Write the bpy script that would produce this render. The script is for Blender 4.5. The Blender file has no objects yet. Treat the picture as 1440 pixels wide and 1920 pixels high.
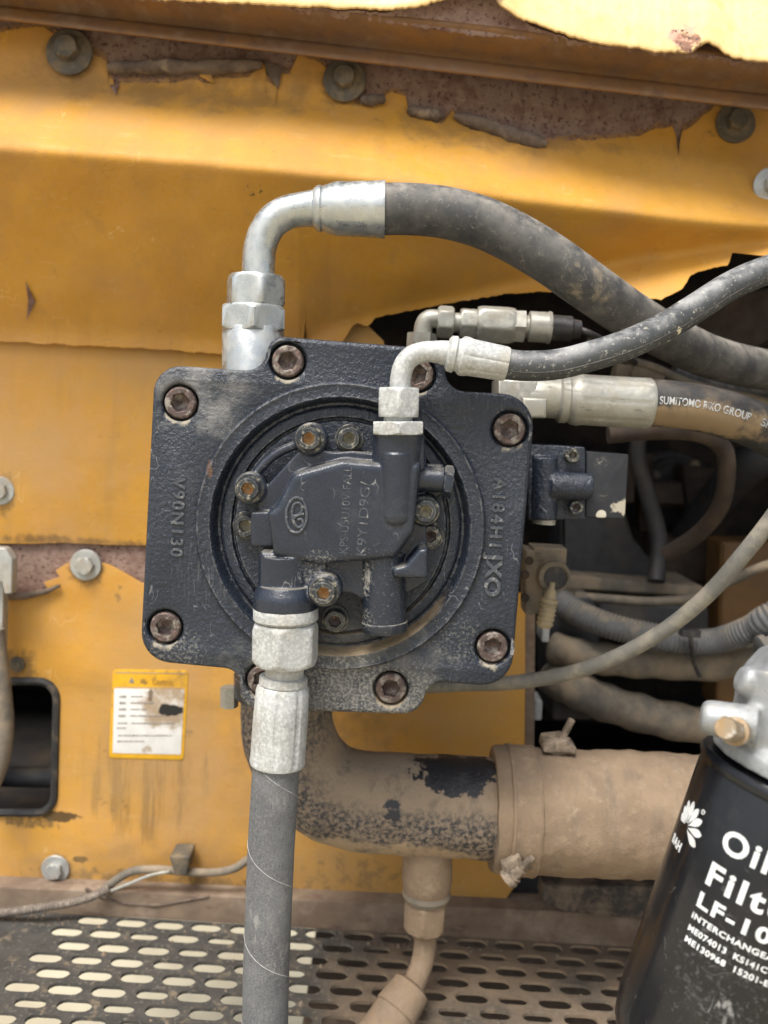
import bpy, bmesh, math, random
from mathutils import Vector as V, Matrix, noise
from mathutils.geometry import tessellate_polygon
R = math.radians
random.seed(7)
sc = bpy.context.scene
C_ = sc.collection.objects

# ------------------------------------------------------------------ camera, sky, sun, exposure
F = 1700.0                                    # focal length in photograph pixels (1440 wide)
ROT = Matrix.Rotation(R(84), 3, 'X') @ Matrix.Rotation(R(3.5), 3, 'Z')
def ray(u, v): return ROT @ V(((u - 720) / F, (960 - v) / F, -1))
_d = ray(630, 985)
CAM = -_d * (0.66 / _d.y)
cd = bpy.data.cameras.new('camera'); cam = bpy.data.objects.new('camera', cd); C_.link(cam)
cam.location = CAM; cam.rotation_euler = ROT.to_euler()
cd.sensor_fit = 'HORIZONTAL'; cd.sensor_width = 36; cd.lens = F / 1440 * 36
cd.clip_start = 0.02; cd.clip_end = 500
cd.dof.use_dof = True; cd.dof.focus_distance = 0.64; cd.dof.aperture_fstop = 7.5
sc.camera = cam

SUN_EL, SUN_AZ = 62, 212                       # azimuth the light comes from, degrees clockwise from +Y
w = bpy.data.worlds.new("World"); sc.world = w; w.use_nodes = True
nt = w.node_tree; bg = nt.nodes['Background']
sky = nt.nodes.new('ShaderNodeTexSky'); sky.sky_type = 'NISHITA'; sky.sun_disc = False
sky.sun_elevation = R(SUN_EL); sky.sun_rotation = R(SUN_AZ); sky.dust_density = 4.0; sky.air_density = 1.0
hs = nt.nodes.new('ShaderNodeHueSaturation'); hs.inputs['Saturation'].default_value = 0.45
nt.links.new(sky.outputs[0], hs.inputs['Color']); nt.links.new(hs.outputs[0], bg.inputs[0])
bg.inputs[1].default_value = 0.085
sd = bpy.data.lights.new('sun', 'SUN'); sun = bpy.data.objects.new('sun', sd); C_.link(sun)
sd.energy = 1.5; sd.angle = R(24); sd.color = (1, .96, .9)
_s = V((math.sin(R(SUN_AZ)) * math.cos(R(SUN_EL)), math.cos(R(SUN_AZ)) * math.cos(R(SUN_EL)), math.sin(R(SUN_EL))))
sun.rotation_euler = _s.to_track_quat('Z', 'Y').to_euler()
sc.view_settings.view_transform = 'Standard'; sc.view_settings.look = 'None'
sc.view_settings.exposure = 1.45; sc.view_settings.gamma = 1
sc.render.engine = 'CYCLES'
sc.cycles.use_denoising = True
sc.cycles.max_bounces = 8

# ------------------------------------------------------------------ geometry helpers
def P(u, v, y):                               # the point on the plane Y = y behind a photograph pixel
    d = ray(u, v); return CAM + d * ((y - CAM.y) / d.y)
def S(y): return (y - CAM.y) / F              # metres per photograph pixel at depth y

def fillet(pts, seg=7):
    """pts: (x, y, r) polygon corners -> rounded outline"""
    out = []; n = len(pts)
    for i in range(n):
        p = V(pts[i][:2]); r = pts[i][2] if len(pts[i]) > 2 else 0
        a = V(pts[i - 1][:2]) - p; b = V(pts[(i + 1) % n][:2]) - p
        la, lb = a.length, b.length; a.normalize(); b.normalize()
        ang = math.acos(max(-1, min(1, a.dot(b))))
        if r <= 0 or ang > R(175): out.append(p); continue
        t = min(r / math.tan(ang / 2), la * .49, lb * .49); rr = t * math.tan(ang / 2)
        c = p + (a + b).normalized() * (rr / math.sin(ang / 2))
        p0 = p + a * t - c; p1 = p + b * t - c
        a0 = math.atan2(p0.y, p0.x); da = math.atan2(p1.y, p1.x) - a0
        while da > math.pi: da -= 2 * math.pi
        while da < -math.pi: da += 2 * math.pi
        for k in range(seg + 1):
            q = a0 + da * k / seg; out.append(c + V((math.cos(q), math.sin(q))) * rr)
    return out
def xz(pts, y): return [V((q.x, q.z)) for q in (P(p[0], p[1], y) for p in pts)]
def circ(c, r, n=48): return [V((c[0] + r * math.cos(2 * math.pi * k / n), c[1] + r * math.sin(2 * math.pi * k / n))) for k in range(n)]
def area2(p): return sum(p[i - 1].x * p[i].y - p[i].x * p[i - 1].y for i in range(len(p))) / 2
def ccw(p): return p if area2(p) > 0 else p[::-1]
def inset(p, d):                              # p counter-clockwise; d > 0 shrinks
    o = []; n = len(p)
    for i in range(n):
        a = (p[i] - p[i - 1]); b = (p[(i + 1) % n] - p[i])
        a = a.normalized() if a.length > 1e-9 else b.normalized(); b = b.normalized() if b.length > 1e-9 else a
        m = V((-(a + b).y, (a + b).x)); m = m.normalized() if m.length > 1e-9 else V((-a.y, a.x))
        k = max(.5, m.dot(V((-a.y, a.x)))); o.append(p[i] + m * (d / k))
    return o
def spl(pts, n=10):
    """Catmull-Rom through points given as sequences"""
    pts = [V(p) for p in pts]; q = [pts[0] * 2 - pts[1]] + pts + [pts[-1] * 2 - pts[-2]]; o = []
    for i in range(1, len(q) - 2):
        for k in range(n):
            t = k / n; a, b, c, d = q[i - 1], q[i], q[i + 1], q[i + 2]
            o.append(.5 * ((2 * b) + (c - a) * t + (2 * a - 5 * b + 4 * c - d) * t * t + (3 * b - a - 3 * c + d) * t ** 3))
    o.append(pts[-1]); return o
def hexr(t, r, ph=0): return r / math.cos(((t + ph + math.pi / 6) % (math.pi / 3)) - math.pi / 6)
def crimp(t, r, n=8):
    k = (t * n / (2 * math.pi)) % 1; return r * (1 if .1 < k < .9 else .955)
def lerp(x, tab):                             # piecewise linear table
    if x <= tab[0][0]: return tab[0][1]
    for (a, fa), (b, fb) in zip(tab, tab[1:]):
        if x <= b: return fa + (fb - fa) * (x - a) / (b - a)
    return tab[-1][1]

class MB:
    def __init__(s): s.v = []; s.f = []
    def add(s, vs, fs):
        o = len(s.v); s.v += [V(a) for a in vs]; s.f += [tuple(i + o for i in f) for f in fs]; return s
    def loft(s, rings, cap0=True, cap1=True, closed=True):
        n = len(rings[0]); vs = [p for r in rings for p in r]; fs = []
        for i in range(len(rings) - 1):
            for k in range(n if closed else n - 1):
                k2 = (k + 1) % n; fs.append((i * n + k, i * n + k2, (i + 1) * n + k2, (i + 1) * n + k))
        if cap0: fs.append(tuple(range(n))[::-1])
        if cap1: fs.append(tuple(range((len(rings) - 1) * n, len(rings) * n)))
        return s.add(vs, fs)
    def frames(s, path):
        T = [(path[min(i + 1, len(path) - 1)] - path[max(i - 1, 0)]).normalized() for i in range(len(path))]
        up = V((0, -1, 0)); up = up if abs(up.dot(T[0])) < .95 else V((1, 0, 0))
        N = (up - T[0] * up.dot(T[0])).normalized(); out = []
        for t in T:
            N = (N - t * N.dot(t)).normalized(); out.append((t, N, t.cross(N)))
        return out
    def tube(s, path, r, n=20, cap=True, off=None):
        fr = s.frames(path); rings = []
        for i, (p, (t, a, b)) in enumerate(zip(path, fr)):
            f = r(i / (len(path) - 1)) if callable(r) else r
            rings.append([p + (a * math.cos(q) + b * math.sin(q)) * (f if off is None else off(i, q, f)) for q in (2 * math.pi * k / n for k in range(n))])
        return s.loft(rings, cap, cap)
    def spin(s, p0, p1, prof, n=36, ph=0.0, cap=True):
        """prof: (t, r) or (t, r, kind, limit); t is a fraction of p0->p1; kind 'h' hexagon, 'c' crimped"""
        ax = (p1 - p0); A = ax.normalized(); up = V((0, -1, 0)); up = up if abs(up.dot(A)) < .9 else V((0, 0, 1))
        a = (up - A * up.dot(A)).normalized(); b = A.cross(a); rings = []
        for q in prof:
            t, r = q[0], q[1]; kind = q[2] if len(q) > 2 else ''; lim = q[3] if len(q) > 3 else 9
            ring = []
            for k in range(n):
                th = 2 * math.pi * k / n
                rr = hexr(th, r, ph) if kind == 'h' else crimp(th, r) if kind == 'c' else r
                rr = min(rr, r * lim); ring.append(p0 + ax * t + (a * math.cos(th) + b * math.sin(th)) * rr)
            rings.append(ring)
        return s.loft(rings, cap, cap)
    def plate(s, outer, holes, y0, y1, bev=.002, bores=()):
        """solid slab in XZ, front y0, back y1; holes go through, bores = (outline, floor y)"""
        outer = ccw(outer); holes = [ccw(h) for h in holes]; bo = [(ccw(h), d) for h, d in bores]
        K = 3
        def edge(p, sign, yb):
            rings = [[V((q.x, yb, q.y)) for q in p]]
            for k in range(K + 1):
                f = math.pi / 2 * k / K; d = bev * (1 - math.cos(f)); rings.append([V((q.x, y0 + bev * (1 - math.sin(f)), q.y)) for q in inset(p, sign * d)])
            return rings
        fronts = []
        r = edge(outer, 1, y1); s.loft(r, False, False); fronts.append(r[-1])
        for h in holes: r = edge(h, -1, y1); s.loft([x for x in r[::-1]], False, False); fronts.append(r[-1])
        for h, d in bo: r = edge(h, -1, d); s.loft(r[::-1], False, True); fronts.append(r[-1])
        flat = [[V((p.x, p.z, 0)) for p in f] for f in fronts]; cat = [p for f in fronts for p in f]
        s.add(cat, [t if (cat[t[1]] - cat[t[0]]).cross(cat[t[2]] - cat[t[0]]).y < 0 else t[::-1] for t in tessellate_polygon(flat)])
        bk = [[V((q.x, y1, q.y)) for q in o] for o in [outer] + holes]; cat = [p for f in bk for p in f]
        s.add(cat, tessellate_polygon([[V((p.x, p.z, 0)) for p in f] for f in bk]))
        return s
    def box(s, a, b, bev=0.0):
        a, b = V(a), V(b); lo = V(map(min, a, b)); hi = V(map(max, a, b))
        o = [V((lo.x, lo.z)), V((hi.x, lo.z)), V((hi.x, hi.z)), V((lo.x, hi.z))]
        return s.plate(o, [], lo.y, hi.y, bev) if bev else s.add([(x, y, z) for x in (lo.x, hi.x) for y in (lo.y, hi.y) for z in (lo.z, hi.z)],
            [(0, 1, 3, 2), (4, 6, 7, 5), (0, 4, 5, 1), (2, 3, 7, 6), (0, 2, 6, 4), (1, 5, 7, 3)])

def lump(m_, amp, freq):
    for p in m_.v: p += noise.noise_vector(p * freq) * amp
WO = {}
def finish(me, ang=35):
    me.polygons.foreach_set('use_smooth', [True] * len(me.polygons))
    if ang: me.set_sharp_from_angle(angle=R(ang))
def thing(name, loc, label, cat, group=None):
    o = bpy.data.objects.new(name, None); C_.link(o); o.location = loc; o.empty_display_size = .02
    WO[o.name] = V(loc); tag(o, label, cat, group); return o
def tag(o, label, cat, group=None, kind=None):
    if label: o['label'] = label
    if cat: o['category'] = cat
    if group: o['group'] = group
    if kind: o['kind'] = kind
    return o
def build(name, mb, m, parent=None, ang=35, origin=None, remesh=None, smooth=4, solid=None, fix=True):
    vs = mb.v; c = V(origin) if origin is not None else sum(vs, V()) / len(vs)
    me = bpy.data.meshes.new(name); me.from_pydata([p - c for p in vs], [], mb.f)
    if fix:
        bm = bmesh.new(); bm.from_mesh(me); bmesh.ops.remove_doubles(bm, verts=bm.verts, dist=1e-6)
        bmesh.ops.recalc_face_normals(bm, faces=bm.faces); bm.to_mesh(me); bm.free()
    me.materials.append(m); ob = bpy.data.objects.new(name, me); C_.link(ob)
    if remesh or solid:
        if solid: md = ob.modifiers.new('s', 'SOLIDIFY'); md.thickness = solid; md.offset = 0
        if remesh:
            md = ob.modifiers.new('r', 'REMESH'); md.mode = 'VOXEL'; md.voxel_size = remesh
            md = ob.modifiers.new('m', 'SMOOTH'); md.iterations = smooth; md.factor = .5
        me2 = bpy.data.meshes.new_from_object(ob.evaluated_get(bpy.context.evaluated_depsgraph_get()))
        ob.modifiers.clear(); ob.data = me2; bpy.data.meshes.remove(me); me = me2; me.name = name
        if not me.materials: me.materials.append(m)
    finish(me, ang)
    WO[ob.name] = c
    if parent: ob.parent = parent; ob.location = c - WO[parent.name]
    else: ob.location = c
    return ob
def clone(src, loc, parent, rot=None, m=None):
    o = src.copy(); C_.link(o); o.parent = parent; o.location = V(loc) - WO[parent.name]; WO[o.name] = V(loc)
    if rot is not None: o.rotation_euler = rot
    return o
def text(s, size, ext, fn, bold=0.0, spacing=1.0, shear=0.0, sub=0, fit=None):
    """lettering as a mesh; fn maps (x, y, z) of the flat text to the world; fit = total length"""
    cu = bpy.data.curves.new('t', 'FONT'); cu.body = s; cu.size = size; cu.extrude = ext; cu.offset = bold; cu.space_character = spacing; cu.shear = shear
    cu.resolution_u = 4
    ob = bpy.data.objects.new('t', cu); C_.link(ob)
    me = bpy.data.meshes.new_from_object(ob.evaluated_get(bpy.context.evaluated_depsgraph_get()))
    bpy.data.objects.remove(ob); bpy.data.curves.remove(cu)
    if sub:
        bm = bmesh.new(); bm.from_mesh(me); bmesh.ops.triangulate(bm, faces=bm.faces)
        for _ in range(6):
            e = [e for e in bm.edges if e.calc_length() > sub]
            if not e: break
            bmesh.ops.subdivide_edges(bm, edges=e, cuts=1); bmesh.ops.triangulate(bm, faces=bm.faces)
        bm.to_mesh(me); bm.free()
    xs = [v.co.x for v in me.vertices]; k = fit / (max(xs) - min(xs)) if fit else 1; x0 = min(xs)
    mb = MB(); mb.add([fn((v.co.x - x0) * k, v.co.y, v.co.z) for v in me.vertices], [tuple(p.vertices) for p in me.polygons])
    bpy.data.meshes.remove(me); return mb

# ------------------------------------------------------------------ materials
def mat(name, base, var=None, vs=25, rough=.5, metal=0, bump=(), layers=(), coat=0, rv=.15, spec=.5):
    """layers: dict(c=colour, s=noise scale, lo, hi, up=(z0, z1), at=(point, r_full, r_none), k=opacity, r=roughness, st=stretch)"""
    m = bpy.data.materials.new(name); m.use_nodes = True; t = m.node_tree; N = t.nodes.new; L = t.links.new
    b = t.nodes['Principled BSDF']; g = N('ShaderNodeNewGeometry'); pos = g.outputs['Position']
    def nz(scale, det=6, ro=.6, st=None):
        n = N('ShaderNodeTexNoise'); n.inputs['Scale'].default_value = scale; n.inputs['Detail'].default_value = det; n.inputs['Roughness'].default_value = ro
        src = pos
        if st:
            mp = N('ShaderNodeVectorMath'); mp.operation = 'MULTIPLY'; mp.inputs[1].default_value = st; L(pos, mp.inputs[0]); src = mp.outputs[0]
        L(src, n.inputs['Vector']); return n.outputs['Fac']
    def ramp(x, a, c, o0=0, o1=1):
        r = N('ShaderNodeMapRange'); r.interpolation_type = 'SMOOTHSTEP'
        r.inputs[1].default_value = a; r.inputs[2].default_value = c; r.inputs[3].default_value = o0; r.inputs[4].default_value = o1; L(x, r.inputs[0]); return r.outputs[0]
    def mul(x, y):
        n = N('ShaderNodeMath'); n.operation = 'MULTIPLY'; L(x, n.inputs[0])
        if isinstance(y, (int, float)): n.inputs[1].default_value = y
        else: L(y, n.inputs[1])
        return n.outputs[0]
    def mix(f, a, c, kind='RGBA'):
        n = N('ShaderNodeMix'); n.data_type = kind; i = {'RGBA': (6, 7, 2), 'FLOAT': (2, 3, 0)}[kind]
        L(f, n.inputs[0])
        for q, k in ((a, i[0]), (c, i[1])):
            if isinstance(q, (tuple, list)): n.inputs[k].default_value = (*q, 1)
            elif isinstance(q, (int, float)): n.inputs[k].default_value = q
            else: L(q, n.inputs[k])
        return n.outputs[i[2]]
    var = var or tuple(c * .75 for c in base)
    col = mix(ramp(nz(vs), .32, .68), base, var)
    ro = ramp(nz(vs * 3.1), .3, .7, max(.05, rough - rv), min(1, rough + rv)); me_ = None
    for l in layers:
        nf = nz(l.get('s', 40), 8, .65, l.get('st')); fall = None
        if 'at' in l:
            p, r0, r1 = l['at']; d = N('ShaderNodeVectorMath'); d.operation = 'SUBTRACT'; d.inputs[1].default_value = p; L(pos, d.inputs[0])
            sc_ = N('ShaderNodeVectorMath'); sc_.operation = 'MULTIPLY'; sc_.inputs[1].default_value = l.get('sq', (1, 1, 1)); L(d.outputs[0], sc_.inputs[0])
            ln = N('ShaderNodeVectorMath'); ln.operation = 'LENGTH'; L(sc_.outputs[0], ln.inputs[0])
            fall = ramp(ln.outputs['Value'], r0, r1, 1, 0)
            if 'ridge' not in l and 'edge' not in l:
                ad = N('ShaderNodeMath'); ad.operation = 'MULTIPLY_ADD'; L(fall, ad.inputs[0]); ad.inputs[1].default_value = .42; L(nf, ad.inputs[2])
                sb = N('ShaderNodeMath'); sb.operation = 'SUBTRACT'; L(ad.outputs[0], sb.inputs[0]); sb.inputs[1].default_value = .42; nf = sb.outputs[0]
        f = ramp(nf, l.get('lo', .45), l.get('hi', .6))
        if 'ridge' in l:
            ab = N('ShaderNodeMath'); ab.operation = 'SUBTRACT'; L(nz(l['s'], 2, .5, l.get('st')), ab.inputs[0]); ab.inputs[1].default_value = .5
            a2 = N('ShaderNodeMath'); a2.operation = 'ABSOLUTE'; L(ab.outputs[0], a2.inputs[0])
            f = mul(ramp(a2.outputs[0], 0, l['ridge'], 1, 0), ramp(nz(l.get('s2', 50), 3), l.get('lo', .5), l.get('hi', .6)))
        if 'up' in l:
            sx = N('ShaderNodeSeparateXYZ'); L(g.outputs['Normal'], sx.inputs[0]); f = mul(f, ramp(sx.outputs[2], *l['up']))
        if 'edge' in l:
            bv = N('ShaderNodeBevel'); bv.samples = 4; bv.inputs[0].default_value = l['edge']; dt_ = N('ShaderNodeVectorMath'); dt_.operation = 'DOT_PRODUCT'; L(bv.outputs[0], dt_.inputs[0]); L(g.outputs['Normal'], dt_.inputs[1]); f = mul(f, ramp(dt_.outputs['Value'], .80, .97, 1, 0))
        if fall is not None and ('ridge' in l or 'edge' in l): f = mul(f, fall)
        f = mul(f, l.get('k', 1.0)); col = mix(f, col, l['c']); ro = mix(f, ro, l.get('r', .85), 'FLOAT')
        if metal: me_ = mix(f, me_ if me_ is not None else metal, l.get('m', 0.0), 'FLOAT')
    L(col, b.inputs['Base Color']); L(ro, b.inputs['Roughness']); b.inputs['Metallic'].default_value = metal
    if me_ is not None: L(me_, b.inputs['Metallic'])
    b.inputs['Coat Weight'].default_value = coat; b.inputs['Coat Roughness'].default_value = .2; b.inputs['Specular IOR Level'].default_value = spec
    last = None
    for s_, st, dist in bump:
        n = N('ShaderNodeBump'); n.inputs['Strength'].default_value = st; n.inputs['Distance'].default_value = dist; L(nz(s_, 4, .6), n.inputs['Height'])
        if last is not None: L(last, n.inputs['Normal'])
        last = n.outputs[0]
    if last is not None: L(last, b.inputs['Normal'])
    return m

TAN = (.36, .245, .145); PALE = (.55, .50, .42); WHITE = (.72, .70, .64); SOOT = (.018, .015, .012)
YEL = (.56, .285, .044)
def yellow(name, extra=(), base=YEL, rough=.55, dust=.5):
    return mat(name, base, tuple(c * f for c, f in zip(base, (.86, .84, .8))), 9, rough, coat=.0, spec=.26, bump=((45, .35, .003), (260, .12, .0008), (900, .1, .0005)), layers=[
        dict(c=(.46, .29, .12), s=220, lo=.50, hi=.68, k=.30, r=.8),
        dict(c=(.20, .12, .045), s=330, lo=.64, hi=.70, k=.5, r=.8),
        dict(c=(.62, .46, .24), s=90, st=(.25, 1, 2.5), lo=.60, hi=.72, k=.28, r=.8),
        dict(c=(.36, .20, .06), s=1, st=(55, 55, 5), lo=.52, hi=.70, k=.35, r=.6),
        dict(c=(.66, .46, .20), s=40, st=(1, 1, .35), ridge=.006, s2=25, lo=.54, hi=.62, k=.55),
        dict(c=(.16, .09, .03), s=33, st=(.5, 1, 1.3), ridge=.004, s2=30, lo=.56, hi=.64, k=.6),
        dict(c=(.50, .27, .09), s=14, lo=.42, hi=.72, k=dust, r=.6),
        dict(c=(.30, .19, .09), s=75, lo=.60, hi=.78, k=.35, r=.8),
        dict(c=(.12, .07, .03), s=160, lo=.69, hi=.73, k=.7, r=.8)] + list(extra))
M_pan = yellow('panel_paint', [
    dict(c=SOOT, s=70, lo=.34, hi=.42, at=(P(112, 1530, .25), .003, .022), sq=(.55, 1, 1.9), k=.85),
    dict(c=SOOT, s=90, lo=.36, hi=.44, at=(P(152, 1612, .25), .001, .011), sq=(.6, 1, 1.5), k=.8),
    dict(c=(.05, .035, .02), s=150, lo=.46, hi=.58, at=(P(352, 1370, .25), .004, .022), sq=(1.8, 1, .6), k=.6),
    dict(c=(.06, .04, .02), s=150, lo=.46, hi=.56, at=(P(172, 1425, .25), .001, .010), sq=(1.6, 1, .7), k=.8),
    dict(c=(.06, .04, .02), s=150, lo=.46, hi=.56, at=(P(196, 1408, .25), .001, .008), k=.7),
    dict(c=(.10, .065, .03), s=110, lo=.46, hi=.60, at=(P(660, 1660, .25), .02, .08), sq=(.6, 1, 1), k=.6),
    dict(c=(.16, .10, .05), s=60, lo=.35, hi=.7, at=(P(600, 1380, .25), .05, .16), k=.5),
    dict(c=(.10, .06, .02), s=110, lo=.44, hi=.56, at=(P(222, 1120, .25), .002, .022), sq=(2.2, 1, .6), k=.6),
    dict(c=(.14, .08, .03), s=140, lo=.52, hi=.62, at=(P(210, 1500, .25), .01, .05), k=.55),
    dict(c=(.34, .21, .10), s=9, lo=.35, hi=.7, at=(P(420, 1500, .25), .10, .26), k=.55),
    dict(c=(.28, .17, .07), s=22, lo=.35, hi=.65, at=(P(250, 1650, .25), .03, .10), sq=(.4, 1, 1.2), k=.55),
    *[dict(c=(.13, .08, .035), s=80, lo=.30, hi=.55, at=(P(u, v + 6, .25), .012, .032), k=.7) for u, v in ((162, 1059), (2, 920), (105, 1628), (33, 1245))],
    dict(c=(.12, .07, .035), s=60, lo=.36, hi=.58, at=(P(130, 1016, .25), .004, .03), sq=(.12, 1, 2.0), k=.7),
    dict(c=(.10, .07, .04), s=90, lo=.34, hi=.56, at=(P(300, 1650, .25), .004, .03), sq=(.1, 1, 1.4), k=.65),
    dict(c=(.10, .065, .03), s=1, st=(90, 1, 9), lo=.42, hi=.62, at=(P(270, 1480, .25), .04, .12), k=.5),
    dict(c=(.09, .06, .03), s=130, lo=.36, hi=.52, at=(P(60, 1540, .25), .006, .03), sq=(.5, 1, 1.6), k=.7),
    dict(c=(.40, .27, .13), s=6, lo=.36, hi=.66, k=.45, r=.8)], dust=.9)
M_hood = yellow('hood_paint', [
    dict(c=(.07, .05, .03), s=190, lo=.57, hi=.63, at=(P(480, 345, .15), .01, .04), k=.8),
    *[dict(c=(.13, .08, .04), s=70, lo=.30, hi=.56, at=(P(u, v + 8, .2), .010, .042), sq=(1, .6, 1), k=.75) for u, v in ((131, 99), (646, 152), (1378, 232))],
    dict(c=(.20, .12, .05), s=40, lo=.34, hi=.6, at=(P(330, 160, .2), .03, .09), sq=(.35, .5, 1.6), k=.6),
    dict(c=(.20, .12, .05), s=40, lo=.34, hi=.6, at=(P(920, 250, .2), .02, .07), sq=(.35, .5, 1.6), k=.5),
    dict(c=(.42, .25, .10), s=18, lo=.35, hi=.7, at=(P(300, 190, .2), .06, .2), sq=(.6, 1, 1.4), k=.55),
        dict(c=(.30, .16, .05), s=7, lo=.45, hi=.75, k=.4)])
M_chan = mat('channel_paint', (.20, .095, .028), (.13, .07, .035), 20, .6, layers=[dict(c=(.10, .055, .04), s=70, lo=.5, hi=.7, k=.7), dict(c=TAN, s=40, lo=.5, hi=.75, k=.3)], bump=((200, .2, .001),))
M_out = yellow('sunlit_paint', [dict(c=(.50, .22, .22), s=60, lo=.30, hi=.5, at=(P(1280, 62, .134), .006, .026), k=.7), dict(c=(.24, .13, .09), s=160, lo=.36, hi=.52, at=(P(1286, 80, .132), .008, .020)), dict(c=(.05, .035, .03), s=200, lo=.52, hi=.62, at=(P(1280, 72, .132), .010, .020)), dict(c=(.09, .04, .03), s=60, lo=.3, hi=.5, at=(P(900, 0, .134), .01, .03), k=.8)], base=(.84, .64, .30), rough=.5)  # base yellow lightened: overexposed sunlight put into the colour
M_rust = mat('rust', (.28, .19, .15), (.15, .075, .058), 90, .9, bump=((400, .6, .0015), (90, .4, .002)), layers=[dict(c=(.30, .22, .17), s=45, lo=.45, hi=.65, k=.6), dict(c=(.06, .02, .016), s=260, lo=.53, hi=.64, k=.8)])
M_flake = mat('peeled_paint_underside', (.15, .11, .08), (.08, .058, .045), 70, .9, bump=((500, .5, .001),), layers=[dict(c=(.30, .22, .15), s=60, lo=.5, hi=.7, k=.7)])
BP = [(337, 755), (539, 677), (783, 702), (956, 805), (924, 1214), (733, 1292), (492, 1276), (309, 1177)]
M_motor = mat('motor_paint', (.0145, .0200, .0315), (.0190, .0255, .0380), 18, .27, rv=.10, bump=((300, .75, .0020), (1200, .2, .0005)), layers=[
    dict(c=(.16, .16, .16), s=24, lo=.56, hi=.82, k=.20, r=.6),
    dict(c=(.42, .40, .36), s=520, lo=.68, hi=.74, k=.45, r=.8),
    dict(c=(.36, .36, .36), s=60, st=(1, 1, .5), ridge=.006, s2=40, lo=.56, hi=.64, k=.5),
    dict(c=(.30, .30, .30), s=45, st=(1.5, 1, .4), ridge=.004, s2=60, lo=.55, hi=.63, k=.4),
    dict(c=(.44, .41, .35), s=420, lo=.44, hi=.62, k=.5, at=(P(640, 1315, 0), .03, .11), sq=(.62, 1, 1.4)),
    dict(c=(.30, .28, .24), s=60, lo=.28, hi=.62, k=.26, at=(P(640, 1300, 0), .03, .12), sq=(.7, 1, 1.2)),
    dict(c=(.36, .27, .16), s=40, lo=.20, hi=.5, up=(.30, .75), k=.85, at=(P(660, 1215, 0), .05, .10)),
    dict(c=(.34, .33, .31), s=40, lo=.34, hi=.62, k=.4, at=(P(380, 720, 0), .02, .07)),
    dict(c=(.34, .32, .28), s=420, lo=.46, hi=.62, k=.35, at=(P(330, 1225, 0), .012, .05)), dict(c=(.34, .32, .28), s=420, lo=.48, hi=.64, k=.3, at=(P(860, 1200, 0), .012, .05)), dict(c=(.34, .33, .31), s=1, st=(700, 1, 60), lo=.50, hi=.66, k=.14, at=(P(380, 1080, 0), .015, .06)),
    dict(c=(.45, .42, .38), s=700, lo=.60, hi=.68, k=.45, at=(P(360, 740, 0), .02, .06)),
    dict(c=(.20, .10, .05), s=60, lo=.3, hi=.5, k=.6, at=(P(394, 878, 0), .002, .010), sq=(2, 1, .8)),
    dict(c=(.38, .37, .35), s=180, lo=.44, hi=.62, k=.6, edge=.0025)] + [dict(c=(.40, .35, .26), s=120, lo=.34, hi=.52, k=.7, at=(P(u - 1, v + 22, 0), .006, .016), sq=(1, 1, 1.2)) for u, v in BP])
M_cover = mat('cover_paint', (.0140, .0190, .0305), (.0185, .0245, .0375), 40, .27, rv=.1, bump=((700, .45, .0007),), layers=[
    dict(c=(.2, .2, .2), s=30, lo=.52, hi=.82, k=.18, r=.6),
    dict(c=(.36, .36, .36), s=80, st=(1, 1, .5), ridge=.006, s2=60, lo=.55, hi=.64, k=.5),
    dict(c=(.5, .48, .42), s=700, lo=.58, hi=.70, k=.3, at=(P(690, 1110, -.03), .03, .07)),
    dict(c=(.42, .40, .35), s=500, lo=.46, hi=.66, k=.4, at=(P(600, 1070, -.03), .010, .034)),
    dict(c=(.5, .48, .42), s=500, lo=.36, hi=.56, k=.6, at=(P(688, 1085, -.022), .003, .016), sq=(2.4, 1, .6)),
    dict(c=(.5, .48, .42), s=600, lo=.46, hi=.64, k=.4, at=(P(690, 1160, -.02), .004, .022)),
    dict(c=(.38, .37, .35), s=200, lo=.44, hi=.62, k=.5, edge=.002),
    dict(c=(.30, .27, .21), s=50, lo=.35, hi=.62, up=(.6, .98), k=.5)])
M_letter = mat('cast_letter_highlight', (.062, .070, .084), (.042, .048, .060), 60, .35, bump=((900, .3, .0005),), layers=[dict(c=(.4, .38, .35), s=300, lo=.52, hi=.66, k=.6)])  # motor paint lightened to carry highlights on raised letters, plus worn specks
M_bore = mat('bore_dark', (.012, .012, .013), None, 40, .7)
M_zinc = mat('zinc_plate', (.50, .52, .51), (.40, .42, .41), 45, .34, .8, bump=((900, .15, .0003),), layers=[
    dict(c=(.46, .455, .41), s=70, lo=.45, hi=.75, k=.5, r=.6, m=.2), dict(c=(.30, .27, .19), s=220, lo=.64, hi=.76, k=.35), dict(c=(.16, .15, .13), s=35, st=(2, 1, .7), lo=.5, hi=.72, k=.35, r=.6), dict(c=(.45, .45, .42), s=600, lo=.55, hi=.7, k=.35, r=.7)])
M_oxid = mat('oxidised_zinc', (.43, .44, .43), (.33, .34, .33), 60, .6, .35, bump=((1200, .4, .0004),), layers=[
    dict(c=(.60, .60, .57), s=420, lo=.42, hi=.64, k=.6, r=.9), dict(c=(.22, .21, .18), s=480, lo=.60, hi=.7, k=.5), dict(c=(.40, .35, .26), s=30, lo=.5, hi=.75, k=.5)])
M_dullz = mat('dull_dusty_steel', (.40, .395, .35), (.31, .30, .265), 60, .45, .5, bump=((700, .3, .0004),), layers=[dict(c=(.28, .25, .18), s=60, lo=.45, hi=.7, k=.6), dict(c=(.5, .49, .43), s=150, lo=.55, hi=.7, k=.5), dict(c=(.10, .09, .075), s=110, st=(.4, 1, 2), lo=.58, hi=.7, k=.6)])
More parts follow.
